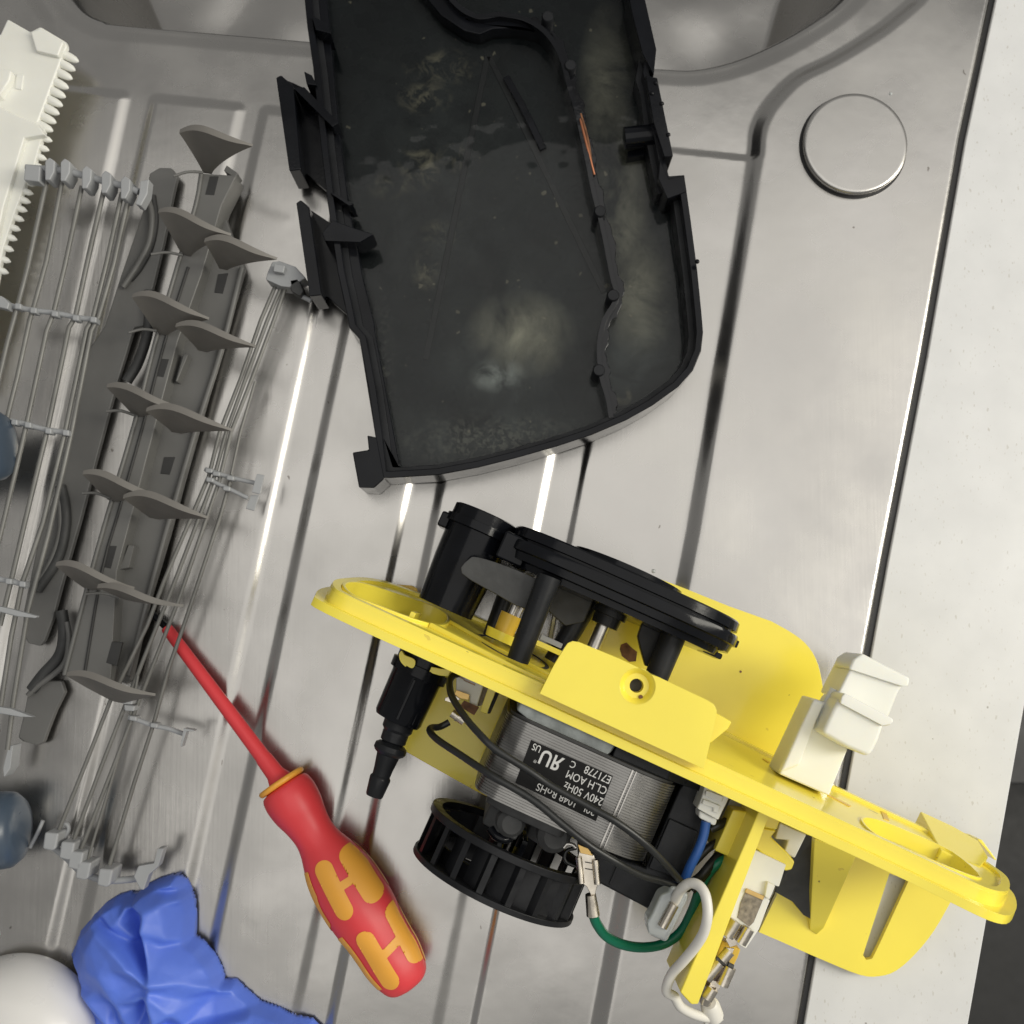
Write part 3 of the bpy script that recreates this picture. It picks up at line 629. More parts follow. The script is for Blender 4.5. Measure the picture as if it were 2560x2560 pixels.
# ---- black pump side: large wheel, cup, posts
def sup(rx, rz, n=72, e=.62, cx=33.5, cz=42):
    return [(cx+rx*math.copysign(abs(math.cos(t))**e, math.cos(t)), cz+rz*math.copysign(abs(math.sin(t))**e, math.sin(t))) for t in [2*math.pi*i/n for i in range(n)]]
def layered(name, secs, m, parent, mkout, smooth=32):
    vs = []; fs = []; n = None
    for a, k in secs:
        o_ = mkout(k); n = len(o_); vs += [U(u, a, z) for u, z in o_]
    for i in range(len(secs)-1):
        for j in range(n): fs.append((i*n+j, i*n+(j+1) % n, (i+1)*n+(j+1) % n, (i+1)*n+j))
    fs += [tuple(range(n))[::-1], tuple((len(secs)-1)*n+j for j in range(n))]
    return mk(name, vs, fs, m, parent, 0, smooth)
wheel = layered("pump_wheel", [(-31.7, 3.5), (-31.6, 1.2), (-31.0, .5), (-27.8, .3), (-27.5, 1.9), (-26.8, 1.9), (-26.5, -.6), (-25.4, -.9), (-22.8, -.9), (-22.3, 0), (-19.6, .5), (-19.2, 3.6), (-17.0, 4.0), (-16.7, 9)], M['black'], unit, lambda k: sup(46.2-k, 30-k))
alathe("seal_cup", 33.5, 42, [(-34.2, 20), (-34.0, 22), (-31.5, 22)], M['black'], unit)
mk("wheel_notch", *ubox(76.8, 81.2, -25.6, -22.8, 40, 52), M['black'], unit, .0004)
mk("wheel_notch", *ubox(70, 77.5, -18.6, -16.4, 38, 52), M['black'], unit, .0006)
alathe("cup", -24.2, 45, [(-31.0, 11.8), (-30.6, 12.6), (-26.6, 12.7), (-26.4, 13.9), (-23.4, 14.1), (-23.0, 12.6), (-10, 12.2), (8, 10.9)], M['black'], unit, 56)
mk("cup_ear", *ubox(-39.8, -36.0, -25.5, -19.5, 36, 50), M['black'], unit, .0008)
mk("cup_bridge", *ubox(-14.5, -4, -27.5, -17, 38, 62), M['black'], unit, .001)
mk("lever", *upoly(sm2([ua(QE(*p), 64) for p in ((868, 500), (905, 425), (955, 415), (1100, 460), (1290, 545), (1330, 640), (1210, 690), (1050, 610))], 3), 64, 52), M['dgrey'], unit, .0012)
def post(u0, a0, u1, a1, z, r, m, nm="post", z1=None):
    A_, B_ = U(u0, a0, z), U(u1, a1, z if z1 is None else z1); d = B_-A_; lathe(nm, A_, d, [(0, r*.0011), (d.length, r*.001)], m, unit, 28)
post(6.6, -18, 8.4, 14, 68, 4.0, M['blackm'])
post(58.2, -18, 58.5, 14, 50, 4.3, M['blackm'])
post(25, -18, 21.7, 10, 38, 3.9, M['blackm'])
post(-6, -16, -4, 12, 30, 3.4, M['blackm'])
mk("post_web", *upoly([(46, -17), (58, -17), (58, -4), (53.5, -3), (49, -8.5), (46.5, -12)], 46, 42), M['blackm'], unit, .0005)
mk("post_web", *upoly([(10, -17), (26, -17), (26, -9), (20, -4.5), (12, -7)], 44, 40), M['dgrey'], unit, .0005)
alathe("bearing_nut", 33.4, 45, [(-17, 6.8), (-14.6, 6.8), (-14.4, 5.4), (-10.6, 5.2), (-10.4, 3)], M['blackm'], unit, 24)
alathe("shaft", 33.0, 45, [(-11, 2.5), (22, 2.5)], M['bare'], unit, 24)
def pinz(u, a0, a1, z, r, m, nm): post(u, a0, u, a1, z, r, m, nm)
q = ua(QE(1150, 690), 50); pinz(q[0], q[1]-4, q[1]+8, 50, 1.6, M['bare'], "steel_pin"); pinz(q[0]+2.4, q[1]-3, q[1]+8, 50, .9, M['bare'], "steel_pin")
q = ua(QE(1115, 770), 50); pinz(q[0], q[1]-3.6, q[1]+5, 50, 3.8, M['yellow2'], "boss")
pinz(q[0], q[1]+3.6, q[1]+7, 50, 6.0, Y, "boss_foot")
q = ua(QE(1340, 900), 44); mk("catch", *ubox(q[0]-7, q[0]+6, q[1]-.8, q[1]+1.2, 40, 46), Y, unit, .0004); mk("catch", *ubox(q[0]-5, q[0]+4, q[1]-3.4, q[1]-1.4, 41, 45), M['clip'], unit, .0004)
mk("grime_ring", *face([(x, z) for x, z in circ(6, 40, 15, 40)], -.12, .0, [circ(6, 40, 13.4, 40)]), M['dgrey'], unit, 0)
# spigot through the plate to the hose tail
alathe("spigot", -23.4, 45, [(20, 10.4), (31, 10.0), (31.2, 11.2), (35, 11.0), (35.2, 9.9), (36, 9.6), (52, 9.2), (53.4, 8.6), (54.0, 5.8)], M['black'], unit, 48)
for u_, z_ in ((-28, 52.2), (-23, 54.4), (-17.5, 51.4)):
    mk("spigot_rib", *ubox(u_-.6, u_+.6, 36, 52, z_-2.5, z_+.5), M['black'], unit, .0003)
def tl(name, u0, a0, u1, a1, z, prof, m, seg=36):
    A_, B_ = U(u0, a0, z), U(u1, a1, z); lathe(name, A_, B_-A_, [(t*.001, r*.001) for t, r in prof], m, unit, seg)
tl("hose_tail", -22.4, 53, -19.7, 82.5, 44, [(0, 5.9), (3.5, 5.8), (4.6, 4.9), (5.2, 5.0), (8.2, 4.9), (8.8, 4.0), (9.2, 5.0), (10.0, 6.1), (11.8, 6.3), (12.8, 5.6), (13.6, 4.4), (19, 3.6), (21.5, 3.4), (22.2, 3.9), (22.8, 4.0), (29, 3.3), (29.6, 3.0), (29.7, 1.8)], M['blackm'])
mk("yellow_catch", *upoly(sm2([ua(QL(*p), 56.2) for p in ((785, 1310), (810, 1345), (860, 1365), (895, 1390), (890, 1435), (865, 1450), (825, 1430), (820, 1440), (780, 1400), (765, 1345))], 3), 56.6, 52), Y, unit, .0004)
mk("yellow_catch", *upoly([ua(QL(*p), 55) for p in ((1025, 1440), (1100, 1455), (1185, 1465), (1165, 1520), (1090, 1510), (1005, 1485))], 55, 50), Y, unit, .0004)

# ---- thermostat switch by the spigot
mk("switch_block", *upoly([ua(QL(*p), 46) for p in ((1225, 1500), (1290, 1500), (1455, 1560), (1395, 1760), (1330, 1735), (1335, 1680), (1225, 1650))], 46, 30), M['white'], unit, .0005)
mk("switch_side", *upoly([ua(QL(*p), 43) for p in ((1455, 1560), (1495, 1575), (1430, 1750), (1395, 1760))], 43, 30), M['mica'], unit, .0003)
mk("mount_fin", *upoly([ua(QL(*p), 52) for p in ((1495, 1570), (1560, 1600), (1470, 1822), (1418, 1800))], 52, 24), Y, unit, .0004)
mk("mount_fin", *upoly([ua(QL(*p), 40) for p in ((1565, 1605), (1590, 1610), (1500, 1815), (1475, 1818))], 40, 20), M['dgrey'], unit, .0003)
mk("contact_spring", *upoly([ua(QL(*p), 49) for p in ((1225, 1625), (1335, 1665), (1325, 1710), (1240, 1690), (1205, 1670))], 49, 48.3), M['brass'], unit, .0002)
mk("contact_spring", *upoly([ua(QL(*p), 48) for p in ((1290, 1710), (1410, 1765), (1370, 1830), (1250, 1760))], 48, 47.4), M['rust'], unit, .0002)
mk("terminal_tab", *upoly([ua(QL(*p), 50) for p in ((1135, 1690), (1215, 1665), (1260, 1700), (1200, 1735), (1130, 1710))], 50, 49.2), M['tin'], unit, .0002)
for pts in (((1190, 1810), (1290, 1880)), ((1215, 1840), (1270, 1850)), ((1240, 1480), (1330, 1530)), ((1300, 1520), (1390, 1560))):
    P_ = [W(QL(*p), .052) for p in pts]; tube("crimp_barrel", [P_[0], P_[1]], .0016, M['tin'], unit, 0, 12)

# ---- wires
def wr(name, pts, r, m, n=7): return tube(name, [W(p, z*.001) for p, z in pts], r, m, unit, n, 12)
wr("black_wire", [(QE(855, 1040), 52), (QE(820, 1052), 55), (QE(803, 1085), 60), (QE(815, 1160), 72), (QE(880, 1265), 84), (QE(960, 1360), 92), (QE(1050, 1445), 94), (QE(1230, 1560), 93), (QF(700, 565), 92), (QF(900, 675), 92), (QF(1060, 765), 92), (QF(1210, 880), 88), (QF(1320, 990), 80), (QF(1400, 1080), 70), (QF(1440, 1120), 64)], .00125, M['cable'])
wr("black_wire", [(QE(800, 1300), 50), (QE(750, 1325), 51), (QE(705, 1330), 55), (QE(698, 1350), 62), (QE(740, 1395), 72), (QE(860, 1475), 82), (QE(1020, 1580), 91), (QF(600, 640), 92), (QF(760, 770), 92), (QF(900, 880), 91), (QF(1040, 970), 88), (QF(1180, 1045), 80), (QF(1300, 1080), 72), (QF(1400, 1110), 66)], .00125, M['cable'])
wr("green_wire", [(QF(930, 1262), 64), (QF(950, 1310), 62), (QF(1000, 1375), 58), (QF(1090, 1420), 54), (QF(1200, 1435), 50), (QF(1310, 1415), 48), (QF(1400, 1350), 48), (QF(1460, 1240), 50), (QF(1500, 1130), 54), (QF(1540, 1050), 56), (QF(1590, 990), 58), (QF(1660, 950), 56)], .0018, M['green'])
wr("dark_wire", [(QF(1420, 1110), 64), (QF(1500, 1060), 60), (QF(1560, 990), 58), (QF(1640, 900), 54)], .0017, M['cable'])
wr("dark_wire", [(QF(1460, 1130), 58), (QF(1540, 1030), 58), (QF(1600, 950), 55), (QF(1660, 920), 52)], .0015, M['cable'])
wr("dark_wire", [(QF(1470, 980), 58), (QF(1550, 900), 58), (QF(1640, 850), 54)], .0015, M['cable'])
wr("dark_wire", [(QF(1560, 800), 60), (QF(1600, 780), 60), (QF(1640, 760), 58)], .0016, M['cable'])
wr("blue_wire", [(QF(1535, 760), 66), (QF(1520, 840), 66), (QF(1490, 920), 66), (QF(1450, 1000), 65), (QF(1415, 1085), 62)], .0017, M['bluew'])
wr("white_wire", [(QN(270, 1170), 66), (QN(300, 1080), 70), (QN(345, 980), 76), (QN(400, 925), 80), (QN(455, 905), 82), (QN(520, 930), 84), (QN(570, 1000), 86), (QN(592, 1110), 87), (QN(590, 1220), 87), (QN(555, 1350), 84), (QN(480, 1470), 80), (QN(380, 1590), 76), (QN(290, 1690), 72), (QN(245, 1780), 70), (QN(235, 1860), 68), (QF(1365, 1700), 66), (QF(1395, 1750), 64), (QF(1450, 1785), 60), (QF(1520, 1808), 56), (QF(1570, 1812), 52), (QF(1600, 1800), 50)], .00175, M['whitew'])
wr("brown_wire", [(QN(740, 1640), 62), (QN(660, 1710), 60), (QN(560, 1800), 56), (QN(480, 1880), 50)], .0022, M['brownw'])
# spade terminal with crimp on the green wire
sp = [(858, 905), (935, 940), (945, 1000), (958, 1090), (950, 1110), (940, 1150), (955, 1230), (955, 1265), (900, 1268), (905, 1210), (915, 1150), (895, 1110), (855, 1080), (840, 965), (850, 940)]
mk("spade_terminal", *upoly([ua(QF(*p), 66) for p in sp], 66, 65.2), M['tin'], unit, .0002)
for a_, b_, r_ in (((852, 950), (866, 1090), .0012), ((940, 965), (952, 1095), .0012)):
    tube("spade_curl", [W(QF(*a_), .0665), W(QF(*b_), .0665)], r_, M['tin'], unit, 0, 14)
tube("crimp_barrel", [W(QF(915, 1150), .0655), W(QF(930, 1262), .0645)], [.0019, .0024], M['tin'], unit, 0, 16)
for y in (985, 1020): mk("spade_slot", *upoly([ua(QF(*p), 66.3) for p in ((885, y-10), (930, y-2), (932, y+3), (886, y-5))], 66.2, 66.02), M['dslot'], unit, 0)
mk("brass_tab", *upoly([ua(QF(*p), 70) for p in ((845, 880), (905, 905), (930, 945), (860, 930))], 70, 69.2), M['brass'], unit, .0002)
tube("coil_wire", [W(QF(*p), .07) for p in ((770, 900), (790, 880), (820, 885), (835, 900))], .0007, M['bare'], unit)
tube("coil_loop", [W(QF(*p), .064) for p in ((840, 900), (790, 915), (775, 950), (790, 980), (850, 1005))], .0007, M['cable'], unit)

# ---- white connectors
mk("plug_housing", *upoly([ua(QN(*p), 68) for p in ((572, 45), (790, 140), (765, 200), (720, 290), (690, 355), (500, 250), (520, 210), (545, 140))], 68, 56), M['white'], unit, .0006)
mk("plug_latch", *upoly([ua(QN(*p), 70) for p in ((585, 90), (740, 150), (725, 200), (570, 140))], 69.5, 67.8), M['white'], unit, .0005)
mk("plug_latch", *upoly([ua(QN(*p), 70) for p in ((560, 170), (715, 230), (690, 300), (640, 285), (650, 250), (545, 215))], 69.2, 67.8), M['white'], unit, .0005)
mk("plug_boot", *upoly([ua(QN(*p), 66) for p in ((520, 265), (680, 345), (670, 395), (640, 400), (515, 330))], 66, 58), M['white'], unit, .0008)
mk("grey_tab", *upoly([ua(QN(*p), 52) for p in ((800, 160), (990, 240), (950, 290), (780, 250), (690, 380), (660, 420), (700, 360))], 52, 49), M['clip'], unit, .0003)
mk("clear_sleeve", *upoly([ua(QN(*p), 72) for p in ((275, 930), (430, 1000), (420, 1060), (385, 1130), (235, 1435), (75, 1360), (60, 1240), (105, 1170), (180, 1010), (240, 985))], 72, 62), M['clear'], unit, .0012)
tube("crimp_barrel", [W(QN(300, 1090), .0725), W(QN(195, 1290), .0725)], .0018, M['tin'], unit, 0, 12)
mk("door_switch", *upoly([ua(QN(*p), 60) for p in ((1010, 615), (1282, 745), (1222, 935), (1195, 930), (1120, 900), (1095, 1010), (1140, 1060), (1045, 1310), (930, 1480), (690, 1345), (880, 900))], 60, 40), M['white'], unit, .0006)
mk("door_switch_clip", *upoly([ua(QN(*p), 63) for p in ((1125, 900), (1195, 935), (1165, 1010), (1140, 1060), (1100, 1030))], 62, 59.8), M['white'], unit, .0004)
mk("switch_window", *upoly([ua(QN(*p), 60.4) for p in ((935, 950), (1095, 1020), (1000, 1250), (960, 1290), (855, 1210), (880, 1090))], 60.35, 60.05), M['mica'], unit, .0002)
mk("switch_window_lip", *upoly([ua(QN(*p), 60.6) for p in ((935, 950), (1095, 1020), (1080, 1055), (920, 985))], 60.9, 60.3), M['brass'], unit, .0002)
mk("plunger_block", *upoly([ua(QN(*p), 50) for p in ((1230, 375), (1340, 425), (1465, 480), (1360, 690), (1265, 635), (1300, 530), (1185, 520))], 50, 30), M['white'], unit, .0006)
for a_, b_, r_ in (((845, 1240), (765, 1370), .0023), ((955, 1300), (880, 1430), .0022), ((790, 1500), (720, 1580), .0020), ((700, 1600), (580, 1740), .0022), ((790, 1640), (720, 1800), .0023), ((640, 1830), (585, 1920), .0021)):
    tube("terminal_curl", [W(QN(*a_), .0625), W(QN(*b_), .0625)], r_, M['tin'], unit, 0, 16)
mk("terminal_blade", *upoly([ua(QN(*p), 61.5) for p in ((820, 1300), (900, 1340), (850, 1450), (790, 1470), (750, 1400))], 61.6, 61), M['tin'], unit, .0002)
mk("terminal_blade", *upoly([ua(QN(*p), 61.5) for p in ((740, 1470), (830, 1480), (700, 1840), (560, 1932), (650, 1700))], 61.4, 60.8), M['tin'], unit, .0002)
mk("terminal_carrier", *upoly([ua(QN(*p), 56) for p in ((720, 1410), (885, 1490), (860, 1560), (820, 1640), (680, 1790), (560, 1860), (660, 1560))], 56, 48), M['yellow2'], unit, .0005)
for a_, b_ in (((665, 1570), (760, 1615)), ((770, 1620), (815, 1645)), ((700, 1560), (760, 1590))):
    tube("dark_pin", [W(QN(*a_), .063), W(QN(*b_), .063)], .0010, M['dgrey'], unit, 0, 8)
for pts in (((615, 1500), (670, 1520), (660, 1570), (605, 1545)), ((565, 1610), (620, 1630), (590, 1700), (530, 1690)), ((455, 1850), (505, 1880), (490, 1910), (450, 1885))):
    mk("arm_notch", *upoly([ua(QN(*p), 57) for p in pts], 58, 50), M['dslot'], unit, .0003)
mk("arm_shelf", *upoly([ua(QN(*p), 54) for p in ((540, 1690), (660, 1560), (620, 1500), (720, 1400), (560, 1932), (450, 1900))], 50, 47), Y, unit, .0004)
lathe("plug_end", W(QF(1575, 1800), .052), W(QF(1540, 1700), .06)-W(QF(1575, 1800), .052), [(0, .0036), (.007, .0034), (.0085, .0024)], M['whitew'], unit, 20)
tube("plug_tail", [W(QF(1530, 1815), .052), W(QF(1570, 1822), .052), W(QF(1610, 1795), .052)], .0022, M['whitew'], unit)
tube("crimp_barrel", [W(QF(1560, 1640), .061), W(QF(1530, 1730), .058)], .0021, M['tin'], unit, 0, 14)
# dark flap behind the gusset
mk("dark_flap", *prism([W(QN(*p), z) for p, z in (((1450, 480), .034), ((1535, 505), .034), ((1508, 1225), .014), ((1440, 1190), .014), ((1340, 1070), .016), ((1190, 985), .02), ((1200, 930), .024))], ZV*-.0015), M['dgrey'], unit, .0003)

# ---- milky latch standing out of the plate
MK = M['milky']
mk("latch_stem", *upoly([ua(QR(*p), 54) for p in ((400, 487), (480, 515), (520, 560), (470, 700), (645, 855), (505, 1200), (140, 1040))], 54, 36), MK, unit, .0007)
mk("latch_cheek", *upoly([ua(QR(*p), 58) for p in ((400, 490), (475, 515), (420, 640), (290, 980), (150, 1030), (290, 720))], 57.5, 53), MK, unit, .0009)
mk("latch_cap", *upoly([ua(QR(*p), 66) for p in ((590, 470), (900, 640), (905, 690), (870, 800), (835, 870), (795, 915), (640, 850), (450, 740), (530, 570))], 66, 44), MK, unit, .0016)
mk("latch_cap_flange", *upoly([ua(QR(*p), 67.5) for p in ((620, 447), (970, 632), (975, 655), (945, 682), (905, 690), (585, 520), (598, 470))], 67.8, 48), MK, unit, .0008)
mk("latch_head", *upoly([ua(QR(*p), 58) for p in ((700, 190), (1075, 370), (1040, 400), (1010, 450), (950, 610), (900, 640), (560, 470), (650, 290))], 58, 36), MK, unit, .0009)
mk("latch_head_flange", *upoly([ua(QR(*p), 60) for p in ((748, 155), (1100, 335), (1090, 395), (1045, 400), (650, 270), (680, 200))], 60, 40), MK, unit, .0009)
lathe("latch_pin", U(*ua(QR(490, 590), 55), 52), AV*-1+UV*.1, [(0, .0026), (.009, .0026)], MK, unit, 20)
tube("latch_hook", [W(QR(*p), .05) for p in ((600, 470), (540, 500), (505, 540))], .0018, MK, unit)
# ================================================================ SCREWDRIVER
sd = thing("screwdriver", "red insulated screwdriver with orange patches on its handle lying across the draining board ribs", "screwdriver", W(QU(660, 1680), .004))
S0 = W(QU(533, 1479), .0125); S1 = W(QU(776, 1864), .0165); ax = (S1-S0).normalized(); UPX = S0-S0
Lh = (S1-S0).length
prof = [(0, 20), (3, 36), (8, 47), (22, 51), (38, 51.5), (60, 49), (85, 43), (112, 39.5), (135, 42.5), (160, 51), (190, 60.5), (225, 66), (265, 67), (300, 65), (330, 61), (360, 59), (390, 58), (412, 54.5), (428, 50.5), (443, 44), (452, 34), (456, 22), (457.5, 8)]
kk = Lh/457.5
ps = smoothc([(t*kk, r*.000209, 0) for t, r in prof], 4); pr_ = [(v.x, v.y) for v in ps]
side = ax.cross(ZV).normalized(); up_ = side.cross(ax).normalized()
def rad(t):
    for i in range(len(pr_)-1):
        if pr_[i][0] <= t <= pr_[i+1][0]:
            f = (t-pr_[i][0])/max(1e-9, pr_[i+1][0]-pr_[i][0]); return pr_[i][1]*(1-f)+pr_[i+1][1]*f
    return 0
def lobe(th, t): return 1-.035*max(0, min(1, (t/kk-120)/80))*(1-math.cos(6*th))/2*1.0
def hp(t, th, off=0): 
    r = rad(t)*lobe(th, t)+off; return S0+ax*t+(side*math.sin(th)+up_*math.cos(th))*r
vs = []; fs = []; ng = 72
for (t, r) in pr_:
    for k in range(ng): vs.append(hp(t, 2*math.pi*k/ng))
for i in range(len(pr_)-1):
    for k in range(ng): fs.append((i*ng+k, i*ng+(k+1) % ng, (i+1)*ng+(k+1) % ng, (i+1)*ng+k))
fs += [tuple(range(ng))[::-1], tuple((len(pr_)-1)*ng+k for k in range(ng))]
handle = mk("handle", vs, fs, M['red'], sd, 0, 180)
def tw(p):                                  # survey point on the handle top -> (t, w)
    q = W(p, .025); d = q-S0; return d.dot(ax), d.dot(side)
def patch(shape, dth):
    """shape: function(t,w)->inside; laid on the grip as an inlay 0.25 mm proud"""
    (t0, t1, w0, w1), fn = shape; n, m = 76, 64; V = {}; vs = []; fs = []
    ce = max((t1-t0)/(n-1), (w1-w0)/(m-1)); e = 1e-5
    for i in range(n):
        for j in range(m):
            t = t0+(t1-t0)*i/(n-1); w = w0+(w1-w0)*j/(m-1); f = fn(t, w)
            if f <= ce*.6:
                if f > -ce*.6:
                    gt = (fn(t+e, w)-f)/e; gw = (fn(t, w+e)-f)/e; t -= gt*f; w -= gw*f
                r = rad(t)
                w = max(-.975*r, min(.975*r, w))
                V[i, j] = len(vs); vs.append(hp(t, math.asin(w/r)+dth, .00022))
    for i in range(n-1):
        for j in range(m-1):
            q = [(i, j), (i+1, j), (i+1, j+1), (i, j+1)]
            if all(x in V for x in q): fs.append(tuple(V[x] for x in q))
    return mk("grip_inlay", vs, fs, M['orange'], handle, 0, 180)
def caps(a, b, r):
    ax_, ay = a; bx, by = b
    def f(t, w):
        ex, ey = bx-ax_, by-ay; h = max(0, min(1, ((t-ax_)*ex+(w-ay)*ey)/(ex*ex+ey*ey))); return math.hypot(t-ax_-ex*h, w-ay-ey*h)-r
    return f
def union(*fs_): return lambda t, w: min(f(t, w) for f in fs_)
mm = .001
ca, cb = tw(QC(1742, 1107)), tw(QC(1852, 1312)); cc, cd_ = tw(QU(657, 1614)), tw(QU(703, 1684))
hcap = union(caps(ca, cb, .0038), caps(cc, cd_, .0037), caps(((ca[0]+cb[0])/2, (ca[1]+cb[1])/2), ((cc[0]+cd_[0])/2, (cc[1]+cd_[1])/2), .0016))
box = (min(ca[0], cc[0])-.006, max(cb[0], cd_[0])+.006, -.0140, .0140)
patch((box, hcap), 0)
ea, eb_ = tw(QU(692, 1772)), tw(QU(736, 1848)); ec, ed = tw(QU(745, 1722)), tw(QU(785, 1800))
hc2 = union(caps(ea, eb_, .0038), caps(ec, ed, .0038), caps(((ea[0]+eb_[0])/2, (ea[1]+eb_[1])/2), ((ec[0]+ed[0])/2, (ec[1]+ed[1])/2), .0016))
box2 = (min(ea[0], ec[0])-.006, max(eb_[0], ed[0])+.006, -.0142, .0142)
patch((box2, hc2), 0)
for dth in (-2.12, 2.12):
    patch((box, hcap), dth); patch((box2, hc2), dth)
Ct = S0-ax*.0008
lathe("collar_ring", Ct-ax*.0012, ax, [(0, .006), (.0002, .0095), (.0009, .0101), (.0018, .0100), (.0024, .0094), (.0026, .006)], M['orange'], sd, 56, 50)
T0 = W(QU(313, 1183), .0075); T1 = W(QU(530, 1474), .0125); d = T1-T0
lathe("shaft_sleeve", T0, d, [(0, .0012), (.0002, .0021), (.001, .0024), (d.length*.84, .0031), (d.length*.86, .0034), (d.length*.95, .0037), (d.length, .0052)], M['red'], sd, 32, 40)
Tb = W(QB(812, 1572), .006); d2 = T0-Tb
lathe("blade_tip", Tb, d2, [(0, .0013), (d2.length, .0014)], M['black'], sd, 20)

# ================================================================ GLOVE
go = [(745, 1225), (790, 1180), (850, 1150), (910, 1130), (970, 1118), (1010, 1150), (1030, 1190), (1052, 1260), (1058, 1350), (1056, 1450), (1100, 1478), (1130, 1520), (1165, 1560), (1195, 1620), (1212, 1682), (1275, 1688), (1330, 1740), (1400, 1802), (1500, 1838), (1590, 1880), (1680, 1900), (1745, 1965), (1760, 2120), (1000, 2300), (560, 2200), (535, 2010), (500, 1900), (470, 1830), (448, 1760), (450, 1700), (430, 1640), (385, 1560), (410, 1500), (440, 1425), (490, 1370), (525, 1328), (575, 1275), (640, 1235), (700, 1215)]
gp = [(W(QC(*p), .002).x, W(QC(*p), .002).y) for p in go]
gx = np.arange(min(p[0] for p in gp)-.001, max(p[0] for p in gp)+.001, .0005); gy = np.arange(min(p[1] for p in gp), max(p[1] for p in gp)+.001, .0005)
GX, GY = np.meshgrid(gx, gy); sg = sdpoly(GX, GY, gp)
def seg(a, b):
    a = w2(QC(*a)); b = w2(QC(*b)); ex, ey = b[0]-a[0], b[1]-a[1]; wx, wy = GX-a[0], GY-a[1]
    t = np.clip((wx*ex+wy*ey)/(ex*ex+ey*ey), 0, 1); return np.sqrt((wx-ex*t)**2+(wy-ey*t)**2), np.sign(ex*wy-ey*wx)
from mathutils.geometry import delaunay_2d_cdt
chains = [[(745, 1225, 14), (850, 1150, 12), (970, 1118, 14)], [(760, 1182, 9), (935, 1188, 7), (975, 1150, 10)], [(750, 1238, 13), (930, 1236, 18), (1035, 1236, 12)], [(850, 1275, 21), (842, 1370, 24), (900, 1620, 27), (905, 1655, 24)],
          [(842, 1372, 23), (960, 1415, 19), (1056, 1450, 7)], [(775, 1285, 6), (800, 1350, 4), (832, 1440, 3), (850, 1520, 9)], [(525, 1332, 13), (600, 1372, 19), (720, 1450, 24), (820, 1545, 27), (885, 1612, 27)],
          [(548, 1322, 8), (640, 1372, 10), (745, 1440, 12), (862, 1572, 13)], [(640, 1240, 9), (700, 1330, 15), (790, 1420, 13)], [(590, 1290, 12), (660, 1360, 15)], [(440, 1430, 6), (540, 1480, 18), (700, 1560, 22), (850, 1660, 19)],
          [(400, 1560, 4), (500, 1600, 13), (560, 1570, 18), (640, 1600, 21)], [(450, 1690, 5), (600, 1680, 15), (700, 1745, 20), (860, 1700, 22), (895, 1680, 25)], [(850, 1745, 8), (838, 1790, 10)], [(882, 1730, 24), (915, 1850, 23)],
          [(925, 1450, 17), (1060, 1560, 14), (1195, 1640, 4)], [(960, 1520, 19), (1070, 1640, 17), (1205, 1695, 9)], [(905, 1665, 22), (1050, 1722, 15), (1210, 1736, 6)], [(1000, 1790, 20), (1260, 1700, 8)], [(920, 1862, 12), (1060, 1866, 13), (1185, 1856, 8)],
          [(900, 1895, 17), (1150, 1900, 19), (1400, 1812, 5)], [(470, 1725, 6), (560, 1850, 7), (625, 1935, 6)], [(520, 1740, 13), (640, 1880, 16), (700, 1930, 13)], [(700, 1745, 19), (735, 1810, 20), (760, 1900, 15)], [(660, 1760, 13), (680, 1850, 12)],
          [(800, 1760, 16), (800, 1890, 13)], [(1210, 1960, 14), (1380, 1900, 15), (1560, 1900, 7)], [(1250, 2000, 7), (1370, 1950, 6), (1600, 1960, 8)], [(1360, 1852, 13), (1385, 1960, 10)], [(800, 2060, 14), (1000, 2000, 16), (1200, 2060, 12)], [(560, 1980, 8), (700, 2080, 12)], [(900, 1950, 10), (1000, 1940, 9)]]
pts2, ed = [], []
for ch in chains:
    for i, pnt in enumerate(ch):
        pts2.append(pnt)
        if i: ed.append((len(pts2)-2, len(pts2)-1))
nb_ = len(pts2)
for i, pnt in enumerate(go): pts2.append((pnt[0], pnt[1], 2.5+2.5*(i % 3 == 1)))
pts2 += [(300, 1000, 2), (1900, 1000, 2), (1900, 2400, 4), (300, 2400, 4)]
xy = [Vector(w2(QC(a_, b_), .002)) for a_, b_, _ in pts2]
vo, eo, fo_, ov, oe, of = delaunay_2d_cdt(xy, ed, [], 0, 1e-6)
zz = []
for k, l in enumerate(ov):
    if l: zz.append(pts2[l[0]][2])
    else:
        dd = sorted(((vo[k]-xy[j]).length, pts2[j][2]) for j in range(len(xy)))[:3]; zz.append(sum(d[1]/max(d[0], 1e-6) for d in dd)/sum(1/max(d[0], 1e-6) for d in dd))
dome = np.zeros_like(GX)
for f in fo_:
    (x0, y0), (x1, y1), (x2, y2) = vo[f[0]], vo[f[1]], vo[f[2]]; den = (y1-y2)*(x0-x2)+(x2-x1)*(y0-y2)
    if abs(den) < 1e-14: continue
    l0 = ((y1-y2)*(GX-x2)+(x2-x1)*(GY-y2))/den; l1 = ((y2-y0)*(GX-x2)+(x0-x2)*(GY-y2))/den; l2 = 1-l0-l1
    k_ = (l0 >= -1e-9) & (l1 >= -1e-9) & (l2 >= -1e-9)
    dome = np.where(k_, (l0*zz[f[0]]+l1*zz[f[1]]+l2*zz[f[2]])*.001, dome)
for _ in range(9):
    pd = np.pad(dome, 1, mode='edge'); dome = (pd[1:-1, 1:-1]*4+pd[:-2, 1:-1]+pd[2:, 1:-1]+pd[1:-1, :-2]+pd[1:-1, 2:])/8
dome = dome*.92
rng = np.random.RandomState(11); cr = np.zeros_like(GX)
tri = lambda x: np.abs((x-np.floor(x))*2-1)
